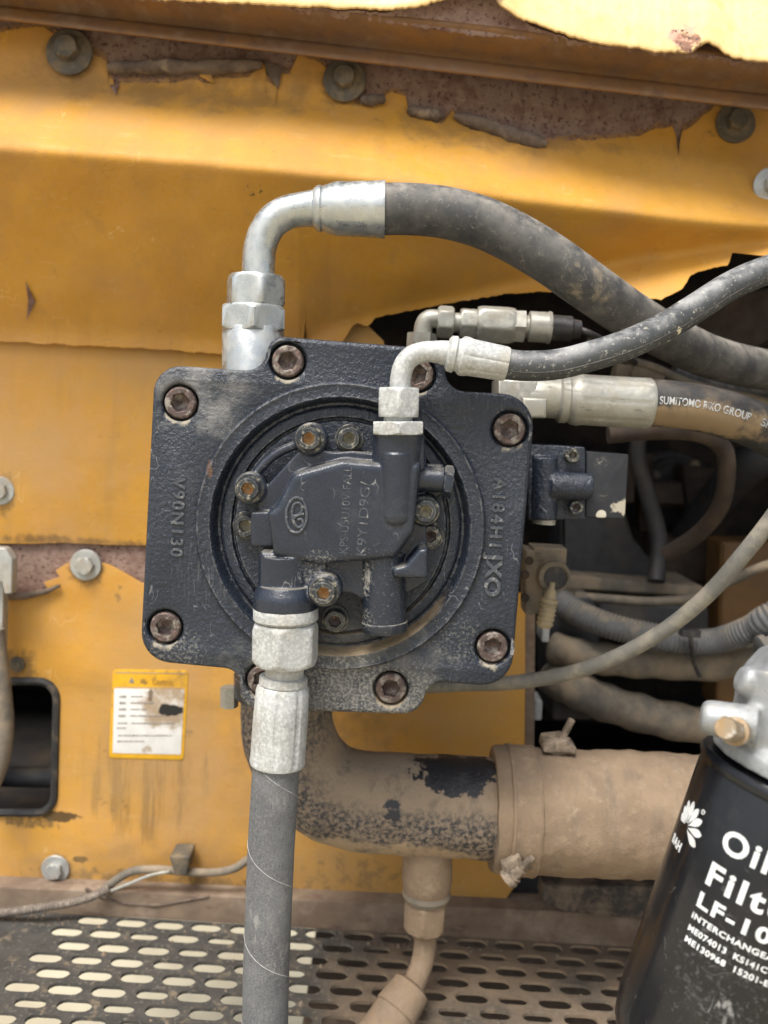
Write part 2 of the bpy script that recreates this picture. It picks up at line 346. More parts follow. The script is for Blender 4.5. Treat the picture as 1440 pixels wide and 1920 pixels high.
M_rub = mat('hose_rubber', (.042, .044, .046), (.03, .031, .033), 30, .58, bump=((1500, .4, .0004), (120, .2, .001)), layers=[
    dict(c=(.20, .185, .16), s=40, lo=.30, hi=.80, k=.55, r=.9), dict(c=(.36, .33, .27), s=260, lo=.56, hi=.74, k=.4), dict(c=(.34, .31, .26), s=70, lo=.35, hi=.65, up=(.0, .85), k=.65), dict(c=(.40, .37, .31), s=60, ridge=.008, s2=50, lo=.52, hi=.6, k=.5), dict(c=(.36, .29, .19), s=45, lo=.5, hi=.66, at=(P(1090, 560, .05), .02, .06), k=.6)])
M_rub2 = mat('woven_hose_cover', (.115, .12, .125), (.085, .088, .092), 60, .75, bump=((1500, .9, .0009), (400, .4, .0009)), layers=[
    dict(c=(.23, .235, .235), s=30, lo=.38, hi=.72, k=.7, r=.9), dict(c=(.30, .30, .29), s=900, lo=.46, hi=.66, k=.5, r=.9), dict(c=(.055, .055, .058), s=1, st=(500, 1, 200), lo=.54, hi=.64, k=.45), dict(c=(.42, .41, .37), s=45, st=(1.6, 1, .7), lo=.56, hi=.70, k=.5), dict(c=(.06, .06, .062), s=14, lo=.48, hi=.68, k=.45), dict(c=(.5, .49, .44), s=1, st=(300, 1, 700), lo=.56, hi=.66, k=.5, at=(P(520, 1575, -.05), .008, .03)), dict(c=(.48, .47, .44), s=50, ridge=.006, s2=50, lo=.55, hi=.62, k=.6)])
M_rub3 = mat('pilot_hose_rubber', (.05, .055, .058), (.035, .038, .04), 40, .5, bump=((1300, .3, .0004),), layers=[
    dict(c=(.40, .40, .39), s=50, lo=.38, hi=.66, up=(-.2, .9), k=.7), dict(c=(.42, .40, .34), s=350, lo=.56, hi=.66, k=.6), dict(c=(.66, .60, .42), s=85, lo=.62, hi=.655, at=(P(1230, 610, 0), .03, .07))])
M_rub4 = mat('muddy_hose_rubber', (.028, .027, .026), (.02, .02, .02), 30, .65, bump=((900, .3, .0005),), layers=[dict(c=(.26, .18, .095), s=40, lo=.22, hi=.40, k=.85, at=(P(1330, 798, .056), .008, .030), sq=(.38, .6, 1)), dict(c=(.13, .11, .09), s=50, lo=.4, hi=.7, up=(0, .9), k=.6), dict(c=(.14, .10, .06), s=60, lo=.5, hi=.7, k=.4)])
M_dhose = mat('dusty_conduit', (.18, .155, .12), (.11, .098, .08), 40, .85, bump=((600, .4, .0006),), layers=[dict(c=(.30, .23, .15), s=30, lo=.40, hi=.65, k=.7)])
M_ghose = mat('grey_conduit', (.14, .145, .15), (.095, .098, .10), 40, .75, layers=[dict(c=(.28, .24, .18), s=40, lo=.5, hi=.7, k=.6), dict(c=(.3, .24, .16), s=30, lo=.3, hi=.6, up=(.3, 1), k=.5)])
M_tan = mat('dusty_rubber_sleeve', (.265, .19, .122), (.20, .142, .094), 25, .92, bump=((700, .6, .0009), (110, .5, .002)), layers=[
    dict(c=(.13, .105, .08), s=24, lo=.5, hi=.75, k=.55, st=(3, 1, .5)), dict(c=(.36, .28, .19), s=90, lo=.5, hi=.75, k=.5), dict(c=(.46, .38, .27), s=60, lo=.34, hi=.5, at=(P(1080, 1500, .064), .004, .022), sq=(1.4, 1, .6), k=.7), dict(c=(.10, .085, .07), s=320, lo=.6, hi=.72, k=.5), dict(c=(.09, .08, .075), s=50, lo=.4, hi=.55, at=(P(975, 1430, .07), .006, .02), k=.8)])
M_pipe = mat('dusty_black_pipe', (.035, .037, .042), (.025, .026, .03), 40, .5, bump=((300, .7, .0014), (90, .4, .002)), layers=[
    dict(c=(.28, .215, .155), s=260, lo=.38, hi=.62, k=.9, r=.95), dict(c=(.31, .235, .16), s=18, lo=.28, hi=.46, up=(.0, .45), k=.97, r=.95),
    dict(c=(.40, .30, .19), s=40, lo=.3, hi=.5, at=(P(720, 1590, .1), .02, .05), sq=(.4, 1, 1.6), k=.9),
    dict(c=(.018, .018, .021), s=70, lo=.30, hi=.36, at=(P(862, 1438, .088), .016, .044), sq=(.68, .6, 1.25), r=.5),
    dict(c=(.05, .05, .05), s=60, st=(1, 1, .4), lo=.52, hi=.7, k=.5), dict(c=(.34, .27, .2), s=40, ridge=.006, s2=60, lo=.56, hi=.64, k=.6), dict(c=(.022, .022, .026), s=90, lo=.38, hi=.46, at=(P(735, 1520, .077), .004, .018), r=.5)])
M_blk = mat('filter_paint', (.006, .0065, .0085), (.008, .009, .011), 30, .20, rv=.05, spec=.5, coat=.0, layers=[
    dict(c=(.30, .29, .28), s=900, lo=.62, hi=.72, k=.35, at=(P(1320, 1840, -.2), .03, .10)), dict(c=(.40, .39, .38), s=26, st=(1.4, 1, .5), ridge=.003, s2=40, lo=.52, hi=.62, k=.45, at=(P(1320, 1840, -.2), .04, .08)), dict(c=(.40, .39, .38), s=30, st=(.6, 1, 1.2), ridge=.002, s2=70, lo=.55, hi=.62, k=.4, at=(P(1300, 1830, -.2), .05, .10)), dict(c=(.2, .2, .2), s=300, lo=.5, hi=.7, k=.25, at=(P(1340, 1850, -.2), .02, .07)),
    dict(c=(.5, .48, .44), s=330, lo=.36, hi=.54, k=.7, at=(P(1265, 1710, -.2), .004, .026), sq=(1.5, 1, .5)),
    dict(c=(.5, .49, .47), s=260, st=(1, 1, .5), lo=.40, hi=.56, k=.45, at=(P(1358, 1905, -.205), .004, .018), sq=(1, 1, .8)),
    dict(c=(.10, .09, .08), s=35, lo=.5, hi=.78, k=.2)], bump=((60, .08, .002),))
M_print = mat('white_print', (.70, .72, .71), (.60, .62, .61), 80, .55, layers=[dict(c=(.12, .12, .12), s=420, lo=.60, hi=.68, k=.7), dict(c=(.1, .1, .1), s=60, ridge=.01, s2=60, lo=.52, hi=.6, k=.7), dict(c=(.40, .38, .34), s=50, lo=.5, hi=.7, k=.5)])
M_prints = mat('pale_print', (.50, .51, .50), (.36, .37, .36), 90, .6, layers=[dict(c=(.05, .045, .04), s=130, lo=.55, hi=.66, k=.8)])
M_alu = mat('cast_aluminium', (.33, .345, .35), (.26, .27, .275), 40, .5, .5, bump=((800, .5, .0006),), layers=[dict(c=(.38, .37, .33), s=60, lo=.45, hi=.7, k=.6, m=.1), dict(c=(.12, .12, .12), s=260, lo=.58, hi=.68, k=.6), dict(c=(.40, .34, .24), s=90, lo=.56, hi=.7, k=.5, up=(.2, .9))])
M_brass = mat('yellow_zinc_bolt', (.30, .20, .10), (.27, .23, .17), 90, .45, .5, layers=[dict(c=(.5, .5, .46), s=120, lo=.55, hi=.66, k=.6)])
M_boltr = mat('rusty_socket_bolt', (.105, .075, .065), (.065, .047, .042), 120, .55, .3, bump=((900, .5, .0006),), layers=[
    dict(c=(.22, .13, .10), s=220, lo=.52, hi=.64, k=.7), dict(c=(.36, .33, .28), s=130, lo=.48, hi=.62, k=.65), dict(c=(.06, .03, .02), s=60, lo=.55, hi=.68, k=.7)])
M_boltd = mat('painted_small_bolt', (.022, .027, .035), (.04, .045, .05), 90, .3, .2, layers=[dict(c=(.42, .38, .28), s=260, lo=.50, hi=.64, k=.6), dict(c=(.42, .38, .28), s=90, lo=.4, hi=.6, k=.7, edge=.0015)])
M_sock = mat('rusty_socket', (.58, .27, .08), (.36, .19, .08), 200, .8, layers=[dict(c=(.5, .42, .25), s=300, lo=.5, hi=.65, k=.6)])
M_sockp = mat('dusty_socket', (.36, .32, .22), (.22, .20, .14), 200, .8)
M_wash = mat('galvanised_bolt', (.44, .45, .43), (.34, .34, .32), 70, .5, .4, bump=((700, .3, .0005),), layers=[dict(c=(.34, .26, .15), s=60, lo=.48, hi=.7, k=.6)])
M_washd = mat('grimy_bolt', (.115, .10, .075), (.085, .075, .06), 70, .7, .2, bump=((600, .4, .0006),), layers=[dict(c=(.22, .16, .09), s=60, lo=.45, hi=.65, k=.7)])
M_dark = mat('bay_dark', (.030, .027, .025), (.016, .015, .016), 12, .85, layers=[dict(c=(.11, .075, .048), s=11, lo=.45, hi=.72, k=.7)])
M_duct = mat('dark_grey_plastic', (.032, .033, .038), (.024, .025, .028), 20, .6, layers=[dict(c=(.11, .09, .065), s=20, lo=.45, hi=.75, k=.5), dict(c=(.2, .16, .11), s=40, lo=.3, hi=.6, up=(.5, 1), k=.6)])
M_floor = mat('grimy_walk_plate', (.055, .052, .046), (.035, .034, .031), 40, .75, bump=((500, .6, .001), (120, .4, .0015)), layers=[
    dict(c=(.20, .145, .095), s=16, lo=.2, hi=.6, at=(P(1000, 1830, .13), .10, .30), k=.9, r=.95), dict(c=(.17, .155, .125), s=260, lo=.55, hi=.66, k=.7), dict(c=(.22, .17, .11), s=60, lo=.56, hi=.7, k=.6)])
M_rail = mat('dusty_rusty_rail', (.205, .15, .102), (.15, .103, .072), 30, .92, bump=((300, .4, .001),), layers=[dict(c=(.09, .045, .035), s=50, lo=.55, hi=.68, k=.7, st=(.4, 1, 1.6)), dict(c=(.33, .26, .19), s=25, lo=.5, hi=.7, k=.5)])
M_ground = mat('pale_ground', (.46, .41, .29), (.36, .31, .21), 3, .95, layers=[dict(c=(.35, .30, .22), s=12, lo=.5, hi=.7, k=.5)])
M_stY = mat('sticker_yellow', (.72, .39, .012), (.62, .33, .015), 60, .45, layers=[dict(c=(.16, .09, .03), s=110, lo=.32, hi=.46, at=(P(270, 1277, .25), .001, .010), k=.8), dict(c=(.40, .22, .06), s=70, lo=.3, hi=.55, at=(P(330, 1280, .25), .004, .03), k=.7), dict(c=(.2, .12, .05), s=130, lo=.55, hi=.66, k=.6)])
M_stW = mat('sticker_white', (.74, .73, .70), (.66, .65, .62), 60, .45, layers=[dict(c=(.30, .20, .10), s=60, lo=.22, hi=.52, at=(P(316, 1322, .25), .010, .046), sq=(.9, 1, 1), k=.85), dict(c=(.34, .24, .13), s=90, lo=.32, hi=.5, at=(P(276, 1405, .25), .002, .010), k=.7), dict(c=(.10, .06, .03), s=120, lo=.30, hi=.44, at=(P(283, 1304, .25), .001, .011), sq=(2, 1, .7), k=.8), dict(c=(.012, .012, .011), s=90, lo=.28, hi=.36, at=(P(320, 1331, .25), .004, .015), sq=(.72, 1, 1.5), r=.5)])
M_stK = mat('sticker_ink', (.22, .20, .19), (.36, .33, .30), 150, .6)
M_stink = mat('faded_header_ink', (.26, .13, .03), (.5, .26, .02), 200, .6)
M_soot = mat('dried_oil', (.015, .014, .013), (.05, .035, .022), 200, .85, spec=.2)
M_seal = mat('edge_rubber', (.018, .018, .019), (.03, .029, .027), 60, .6, layers=[dict(c=(.16, .12, .08), s=70, lo=.52, hi=.68, k=.6)])
M_orange = mat('shaded_post_paint', (.19, .095, .025), (.13, .068, .022), 14, .6, layers=[dict(c=(.14, .09, .05), s=30, lo=.45, hi=.7, k=.6)])  # yellow paint darkened so the colour itself carries the bay's shade
M_cable = mat('dusty_braid', (.20, .165, .13), (.12, .10, .085), 80, .9, layers=[dict(c=(.42, .36, .29), s=200, lo=.5, hi=.65, k=.5)])
M_boot = mat('yellowed_boot', (.40, .32, .19), (.28, .23, .15), 80, .7)
M_black = mat('black_plastic', (.022, .022, .024), (.03, .03, .03), 60, .5, layers=[dict(c=(.16, .13, .10), s=90, lo=.5, hi=.7, k=.5)])
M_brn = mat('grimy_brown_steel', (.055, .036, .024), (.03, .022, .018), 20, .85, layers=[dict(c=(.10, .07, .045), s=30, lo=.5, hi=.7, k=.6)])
M_prim = mat('old_primer', (.33, .18, .07), (.22, .12, .06), 60, .85, layers=[dict(c=(.12, .06, .04), s=160, lo=.5, hi=.62, k=.8)])
M_xbar = mat('dirty_black_steel', (.022, .022, .024), (.04, .034, .028), 20, .7, bump=((200, .5, .002),), layers=[dict(c=(.20, .15, .105), s=30, lo=.42, hi=.62, k=.8), dict(c=(.16, .12, .085), s=140, lo=.5, hi=.64, k=.6)])
M_gtube = mat('dusty_grey_tube', (.185, .178, .155), (.14, .134, .118), 40, .8, bump=((600, .3, .0005),), layers=[dict(c=(.32, .28, .21), s=50, lo=.45, hi=.65, k=.6), dict(c=(.10, .10, .095), s=120, lo=.58, hi=.7, k=.5)])
M_grit = mat('dirt_grit', (.20, .15, .10), (.10, .08, .06), 200, .95)
M_clamp = mat('grimy_clamp_steel', (.20, .155, .112), (.12, .095, .072), 60, .8, .2, bump=((500, .6, .001),), layers=[dict(c=(.30, .235, .17), s=70, lo=.42, hi=.6, k=.8), dict(c=(.05, .045, .04), s=160, lo=.56, hi=.66, k=.6)])
M_thread = mat('pale_thread', (.42, .42, .40), (.25, .25, .24), 200, .8)

# ------------------------------------------------------------------ the setting
PANEL_Y = .25
FZ = P(455, 1731, .228).z                  # walk plate level
g = MB(); g.add([(-60, -60, -1.35), (60, -60, -1.35), (60, 60, -1.35), (-60, 60, -1.35)], [(0, 1, 2, 3)])
tag(build('ground', g, M_ground, fix=False), None, None, kind='structure')
# dark engine bay behind the panels: five walls, open to the front
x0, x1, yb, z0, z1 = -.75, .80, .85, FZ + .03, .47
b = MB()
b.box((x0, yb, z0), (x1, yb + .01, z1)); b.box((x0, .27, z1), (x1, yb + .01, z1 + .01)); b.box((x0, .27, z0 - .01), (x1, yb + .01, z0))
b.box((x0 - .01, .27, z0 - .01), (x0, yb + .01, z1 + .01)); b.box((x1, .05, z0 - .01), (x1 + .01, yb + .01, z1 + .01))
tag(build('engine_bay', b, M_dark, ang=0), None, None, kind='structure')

# perforated walk plate: real slots cut through
def stad(cx, cy, L, W, n=6):
    o = []
    for s_, a0 in ((1, -90), (-1, 90)):
        for k in range(n + 1):
            a = R(a0 + 180 * k / n); o.append(V((cx + s_ * (L - W) / 2 + math.cos(a) * W / 2, cy + math.sin(a) * W / 2)))
    return o
fx0, fx1, fy0, fy1 = -.62, .62, -.14, .226
holes = []
px_, py_ = .0388, .0222
a1 = P(175, 1725, PANEL_Y); hx0, hy0 = None, None
def on_floor(u, v):
    d = ray(u, v); t = (FZ - CAM.z) / d.z; return CAM + d * t
A = on_floor(175, 1725)
for j in range(16):
    y = A.y - j * py_
    if y < fy0 + .02: break
    for i in range(-16, 20):
        x = A.x + i * px_ + (j % 2) * -px_ / 2 - (j // 2) * .004
        if x < on_floor([130, 95, 90, 60, 60, 20, 30, -20, -40, -60, -60][min(j, 10)], 1725 + 26 * j).x - .002 or x > fx1 - .03: continue
        k_ = 1 if random.random() < .8 else random.uniform(.7, .92); holes.append(stad(x + random.uniform(-.0006, .0006), y + random.uniform(-.0005, .0005), .0312 * (k_ + 1) / 2, .0155 * k_))
mb = MB()
outer = [V((fx0, fy0)), V((fx1, fy0)), V((fx1, fy1)), V((fx0, fy1))]
th = .003
lo = [outer] + holes
cat = [p for o in lo for p in o]; tri = tessellate_polygon([[V((p.x, p.y, 0)) for p in o] for o in lo])
mb.add([(p.x, p.y, FZ) for p in cat], tri); mb.add([(p.x, p.y, FZ - th) for p in cat], tri)
for o in lo: mb.loft([[V((p.x, p.y, FZ)) for p in o], [V((p.x, p.y, FZ - th)) for p in o]], False, False)
tag(build('floor_plate', mb, M_floor), None, None, kind='structure')
mb = MB()
for _ in range(900):
    x = random.uniform(fx0 + .02, fx1 - .03); y = random.uniform(.02, fy1 - .004) if random.random() < .6 else random.uniform(fy1 - .03, fy1 - .002)
    rr = random.uniform(.0007, .0022) * (1 if random.random() < .93 else 2)
    if any(abs(x - (h[0].x + h[7].x) / 2) < .017 and abs(y - h[3].y) < .0075 for h in holes): continue
    c = V((x, y, FZ + rr * .3)); a0 = random.random() * 6
    ring = [c + V((math.cos(a0 + k * 1.2566) * rr * random.uniform(.7, 1.2), math.sin(a0 + k * 1.2566) * rr * random.uniform(.7, 1.2), -rr * .35)) for k in range(5)]
    mb.add(ring + [c + V((0, 0, rr * .6))], [(k, (k + 1) % 5, 5) for k in range(5)])
tag(build('grit', mb, M_grit, fix=False, ang=20), 'dirt grit lying on the perforated walk plate', 'grit', kind='stuff')
# tray added beneath the plate so the right-hand slots look dark
b = MB(); b.box((on_floor(560, 1800).x, -.1, FZ - .16), (.6, .5, FZ - .15)); tag(build('slot_darkening_pan', b, M_rail), 'dusty pan added under the perforated walk plate to darken its right-hand slots', 'pan')

# ------------------------------------------------------------------ bolts on sheet metal
def flange_bolt(u, v, y, rp, parent, m, n=(0, -1, 0), hexs=.52, name='bolt'):
    s = S(y) * rp; p = P(u, v, y); n = V(n).normalized()
    w_ = MB(); w_.spin(p + n * -.001, p + n * .003, [(0, s * .97), (.75, s), (1, s * .95), (1, s * .6)], 36)
    h = MB(); h.spin(p, p + n * s * .62, [(0, s * .80), (.22, s * .78), (.30, s * .62), (.301, s * hexs, 'h'), (.85, s * hexs, 'h'), (.94, s * hexs, 'h', 1.09), (1, s * hexs, 'h', .98), (1, s * .3)], 36, random.random())
    o = build(name, h, m, parent); build('washer', w_, m, o); return o

# ------------------------------------------------------------------ lower back panel (two sheets, torn paint between them)
bp = thing('back_panel', P(400, 1655, PANEL_Y), 'flat yellow bulkhead panel behind the motor, with a sticker and a dark opening', 'panel')
rs = MB(); rs.plate(xz([(-420, 1000), (900, 1000), (900, 1135), (-420, 1135)], PANEL_Y + .003), [], PANEL_Y + .003, PANEL_Y + .006, .0005); build('rust_strip', rs, M_rust, bp)
up = MB(); up.plate(xz([(-420, 560), (640, 560), (720, 640), (720, 1022), (700, 1026), (430, 1030), (330, 1026), (270, 1023), (200, 1022), (120, 1018), (60, 1020), (-420, 1016)], PANEL_Y - .002), [], PANEL_Y - .002, PANEL_Y, .0006)
build('upper_sheet', up, M_pan, bp)
hole = fillet([(-70, 1277, 20), (107, 1277, 34), (101, 1524, 34), (-70, 1524, 20)])
low = [(-420, 1118), (0, 1117), (30, 1116), (70, 1110), (93, 1112), (82, 1092), (112, 1082), (104, 1070), (122, 1058), (140, 1050), (185, 1054), (205, 1060), (232, 1074), (262, 1092), (300, 1106), (420, 1110), (700, 1110), (985, 1112), (984, 1420), (978, 1645), (938, 1700), (905, 1720), (-420, 1720)]
ls = MB(); ls.plate(xz(low, PANEL_Y), [xz(hole, PANEL_Y)], PANEL_Y, PANEL_Y + .003, .0006); build('lower_sheet', ls, M_pan, bp)
tr = MB(); hp = [P(p[0], p[1], PANEL_Y) for p in hole]; tr.tube(hp + [hp[0], hp[1]], .0042, 8, False); build('opening_trim', tr, M_seal, bp)
# folded side edge of the panel at the opening of the bay
e = MB(); e.plate(xz([(984, 1112), (1004, 1100), (1002, 1400), (984, 1420)], PANEL_Y + .001), [], PANEL_Y + .001, PANEL_Y + .03, .001); build('side_flange', e, M_rail, bp)
for u, v, r_ in ((162, 1059, 30), (2, 920, 27), (105, 1628, 28)): flange_bolt(u, v, PANEL_Y, r_, bp, M_wash)
flange_bolt(33, 1245, PANEL_Y, 15, bp, M_washd, hexs=.6)
# torn, curled paint next to the rust
fl = MB()
pts = [(20, 1112), (60, 1118), (95, 1108), (122, 1098)]
for i, rr in ((0, .004),): fl.tube([P(u, v, PANEL_Y - .004) for u, v in [(12, 1118), (50, 1117), (90, 1108), (112, 1098)]], lambda t: .0045 * (1 - .6 * t), 10)
build('paint_curl', fl, M_flake, bp)
# the sticker
st = MB(); st.plate(xz(fillet([(212, 1255, 7), (353, 1257, 7), (344, 1425, 7), (204, 1421, 7)], 4), PANEL_Y - .0005), [], PANEL_Y - .0006, PANEL_Y, .0001)
stk = build('caution_sticker', st, M_stY, bp); stk['label'] = 'yellow bordered caution sticker smeared with brown oil'
q = MB(); q.plate(xz([(214, 1291), (346, 1293), (339, 1415), (211, 1412)], PANEL_Y - .001), [], PANEL_Y - .001, PANEL_Y - .0003, .0001); build('text_field', q, M_stW, stk)
q = MB()
for a_, c_ in (((216, 1261), (347, 1263)), ((216, 1289), (346, 1291))):
    q.plate(xz([(a_[0], a_[1] - .6), (c_[0], c_[1] - .6), (c_[0], c_[1] + .6), (a_[0], a_[1] + .6)], PANEL_Y - .0009), [], PANEL_Y - .0009, PANEL_Y - .0002, .00005)
build('header_rule', q, M_stK, stk)
q = MB(); q.plate(xz([(247, 1270), (252, 1281), (241, 1280)], PANEL_Y - .0009), [], PANEL_Y - .0009, PANEL_Y - .0002, .00005); build('warning_triangle', q, M_stK, stk)
o_ = P(286, 1284, PANEL_Y - .0009); ex = (P(330, 1285, PANEL_Y) - P(280, 1284, PANEL_Y)).normalized(); ey = V((0, -1, 0)).cross(ex)
q = text('CAUTION', .0068, .0001, lambda x, y, z: o_ + ex * x + ey * y + V((0, -z, 0)), fit=.021); build('lettering', q, M_stink, stk)
q = MB()
for v, segs in ((1306, [(224, 238), (245, 268)]), (1318, [(224, 237), (245, 290)]), (1330, [(223, 236), (244, 275)]), (1342, [(222, 235), (243, 306)]), (1356, [(220, 240), (246, 328)]), (1365, [(219, 236)]), (1379, [(221, 322)]), (1390, [(220, 270)])):
    for a_, c_ in segs:
        u = a_
        while u < c_ - 1:
            w_ = min(random.uniform(1.5, 4.5), c_ - u)
            h_ = random.uniform(1.8, 2.4) if u < 238 and v < 1350 else random.uniform(.8, 1.5)
            q.plate(xz([(u, v - h_), (u + w_, v - h_), (u + w_, v + h_), (u, v + h_)], PANEL_Y - .0014), [], PANEL_Y - .0014, PANEL_Y - .0008, .00004); u += w_ + random.uniform(.6, 1.6)
build('text_lines', q, M_stK, stk)
# what stands in the opening at the left
q = MB(); q.spin(P(-40, 1455, .33), P(120, 1458, .33), [(0, S(.33) * 20), (1, S(.33) * 20)], 24); tag(build('dark_tube', q, M_duct), 'dark grey tube crossing inside the black opening at the left', 'tube')
q = MB(); q.tube(spl([P(-8, 1180, .22), P(6, 1300, .22), P(10, 1370, .22), P(-2, 1440, .22), P(-30, 1500, .22)], 8), S(.22) * 16, 20); tag(build('brown_hose', q, M_dhose), 'brown dusty hose in front of the dark opening at the left edge', 'hose')
# latch bar at left edge
la = thing('latch_bar', P(-5, 1230, .23), 'galvanised latch bar with folded clip at the left edge', 'latch')
q = MB(); q.plate(xz(fillet([(-30, 1050, 4), (10, 1052, 6), (6, 1225, 4), (-30, 1225, 4)], 4), .225), [], .222, .235, .001); build('bar', q, M_wash, la)
q = MB(); q.plate(xz(fillet([(-30, 1025, 6), (14, 1026, 12), (27, 1048, 6), (26, 1112, 4), (12, 1112, 3), (8, 1090, 3), (-30, 1088, 4)], 4), .215), [], .210, .222, .0015); build('clip', q, M_wash, la)

# rail along the foot of the panel
q = MB(); q.plate(xz([(-420, 1640), (300, 1668), (940, 1698), (1500, 1722), (1500, 1790), (940, 1764), (300, 1735), (-420, 1700)], .235), [], .228, .262, .002)
for p in q.v: p.z = max(p.z, FZ - .001)
tag(build('floor_rail', q, M_rail), 'dusty brown rail between the yellow panel and the walk plate', 'rail')
q = MB()
for rr in (0,):
    q.tube([P(u, v, .228) for u, v in spl([(160, 1666), (190, 1682), (240, 1694), (290, 1697), (340, 1690), (392, 1680)], 5)], lambda t: .0016 + .0012 * noise.noise(V((t * 9, 0, 3))), 7)
tag(build('torn_paint_edge', q, M_flake), 'curled torn paint edge on the rail below the cable', 'paint flake')
q = MB(); q.plate(xz([(1020, 1660), (1240, 1664), (1440, 1672), (1440, 1740), (1240, 1730), (1060, 1712), (1015, 1690)], .20), [], .20, .226, .003); tag(build('black_crossbar', q, M_xbar), 'black steel crossbar under the dusty rubber sleeve', 'bar')

# ------------------------------------------------------------------ hood panel: one bent sheet with a torn upper edge, rust behind it
TOPV = [(-200, 70), (0, 60), (40, 52), (80, 50), (105, 66), (128, 95), (165, 95), (190, 108), (202, 118), (204, 146), (212, 148), (215, 172), (226, 154), (300, 157), (372, 150), (390, 156), (402, 148), (470, 144), (500, 150), (518, 160), (522, 138), (535, 136), (545, 137), (520, 118), (497, 116), (498, 98), (560, 100), (600, 118), (640, 160), (672, 196), (700, 196), (735, 172), (762, 182), (766, 212), (800, 224), (828, 232), (850, 208), (856, 230), (880, 240), (930, 256), (990, 272), (1020, 274), (1050, 262), (1130, 262), (1200, 254), (1230, 242), (1262, 238), (1268, 262), (1273, 298), (1277, 246), (1300, 234), (1340, 200), (1372, 196), (1500, 210), (1700, 225)]
TOPV = sorted(TOPV)
CRE = [(-200, 256), (0, 276), (350, 302), (700, 336), (980, 374), (1200, 402), (1440, 430), (1700, 455)]
L2 = [(-200, 618), (0, 626), (300, 640), (560, 655), (620, 622), (740, 588), (860, 560), (1000, 528), (1170, 492), (1300, 470), (1440, 446), (1700, 430)]
BOT = [(-200, 632), (0, 640), (300, 655), (520, 672), (566, 668), (572, 600), (578, 668), (640, 645), (662, 610), (672, 606), (690, 612), (702, 596), (860, 565), (960, 550), (1070, 545), (1150, 552), (1240, 562), (1262, 552), (1280, 540), (1296, 515), (1320, 506), (1366, 498), (1374, 466), (1400, 462), (1440, 470), (1700, 480)]
def prof_y(u, v):
    t = -40; c = lerp(u, CRE); l = lerp(u, L2)
    yc = lerp(u, [(-200, .125), (700, .13), (1100, .15), (1440, .175)])
    yl = lerp(u, [(-200, .246), (500, .246), (760, .235), (1100, .215), (1440, .20)])
    if v <= c: return yc + min(1, (c - v) / 135) * .070 + max(0, c - v - 135) * .00003
    if v <= l: return yc + (v - c) / max(1, l - c) * (yl - yc)
    return yl - (v - l) * .00045
def sheet_y(u, v):
    k = [(-17, 1), (-11, 2), (-6, 3), (0, 3), (6, 3), (11, 2), (17, 1)]
    y = sum(prof_y(u, v + a) * b_ for a, b_ in k) / 15
    for du, dv, rr_, dp in ((170, 410, 70, .0035), (330, 520, 90, -.003), (600, 505, 80, .0035), (90, 560, 50, -.0025), (980, 330, 60, .002), (420, 215, 60, .0022), (1180, 455, 50, .003), (760, 520, 60, -.003)):
        y += dp * math.exp(-((u - du) ** 2 + (v - dv) ** 2 * 2) / rr_ ** 2)
    return y + .0035 * noise.noise(V((u / 260, v / 190, 1.7))) + .0012 * noise.noise(V((u / 80, v / 70, 4)))
hd = thing('hood_panel', P(300, 655, .25), 'bent yellow hood sheet with torn peeling paint above the motor', 'hood')
us = list(range(-420, 1700, 4)); NR = 54
def sheet(top, bot, dy):
    m_ = MB(); cols = []
    for u in us:
        a, c = top(u), bot(u); m1 = lerp(u, CRE); m0, m2 = m1 - 50, m1 + 50
        if a < m0 and c > m2: vs_ = [a + (m0 - a) * k / 14 for k in range(14)] + [m0 + (m2 - m0) * k / 18 for k in range(18)] + [m2 + (c - m2) * k / (NR - 32) for k in range(NR - 31)]
        else: vs_ = [a + (c - a) * k / NR for k in range(NR + 1)]
        cols.append([P(u, v, sheet_y(u, v) + dy) for v in vs_])
    m_.loft(cols, False, False, closed=False); return m_
def jag(u, k): return 3 * noise.noise(V((u / 9, k, 0))) + 4 * noise.noise(V((u / 31, k, 5))) + 2.5 * noise.noise(V((u / 4.3, k, 9)))
build('paint_sheet', sheet(lambda u: lerp(u, TOPV) + jag(u, 1), lambda u: max(lerp(u, BOT) + .6 * jag(u, 2), lerp(u, CRE) + 51), 0), M_hood, hd, ang=60, solid=.0005)
build('primer_layer', sheet(lambda u: lerp(u + 4 * noise.noise(V((u / 30, 3, 3))), TOPV) - 7 - 9 * abs(noise.noise(V((u / 17, 9, 0)))) - 5 * noise.noise(V((u / 6, 2, 0))), lambda u: min(lerp(u, CRE) - 24, max(lerp(u + k, TOPV) for k in range(-40, 41, 5)) + 50), .0010), M_prim, hd, ang=60, solid=.0004)
build('rusty_backing', sheet(lambda u: -40, lambda u: min(lerp(u, CRE) - 20, max(lerp(u + k, TOPV) for k in range(-40, 41, 5)) + 60), .0022), M_rust, hd, ang=60, solid=.0006)
nh = V((0, -.55, .8)).normalized()
for u, v, r_, m_ in ((131, 99, 42, M_washd), (646, 152, 39, M_washd), (1378, 232, 36, M_washd), (1446, 350, 34, M_wash)): flange_bolt(u, v, sheet_y(u, v) - (.0035 if u < 1400 else .008), r_, hd, m_, (0, -1, .12), hexs=.45)
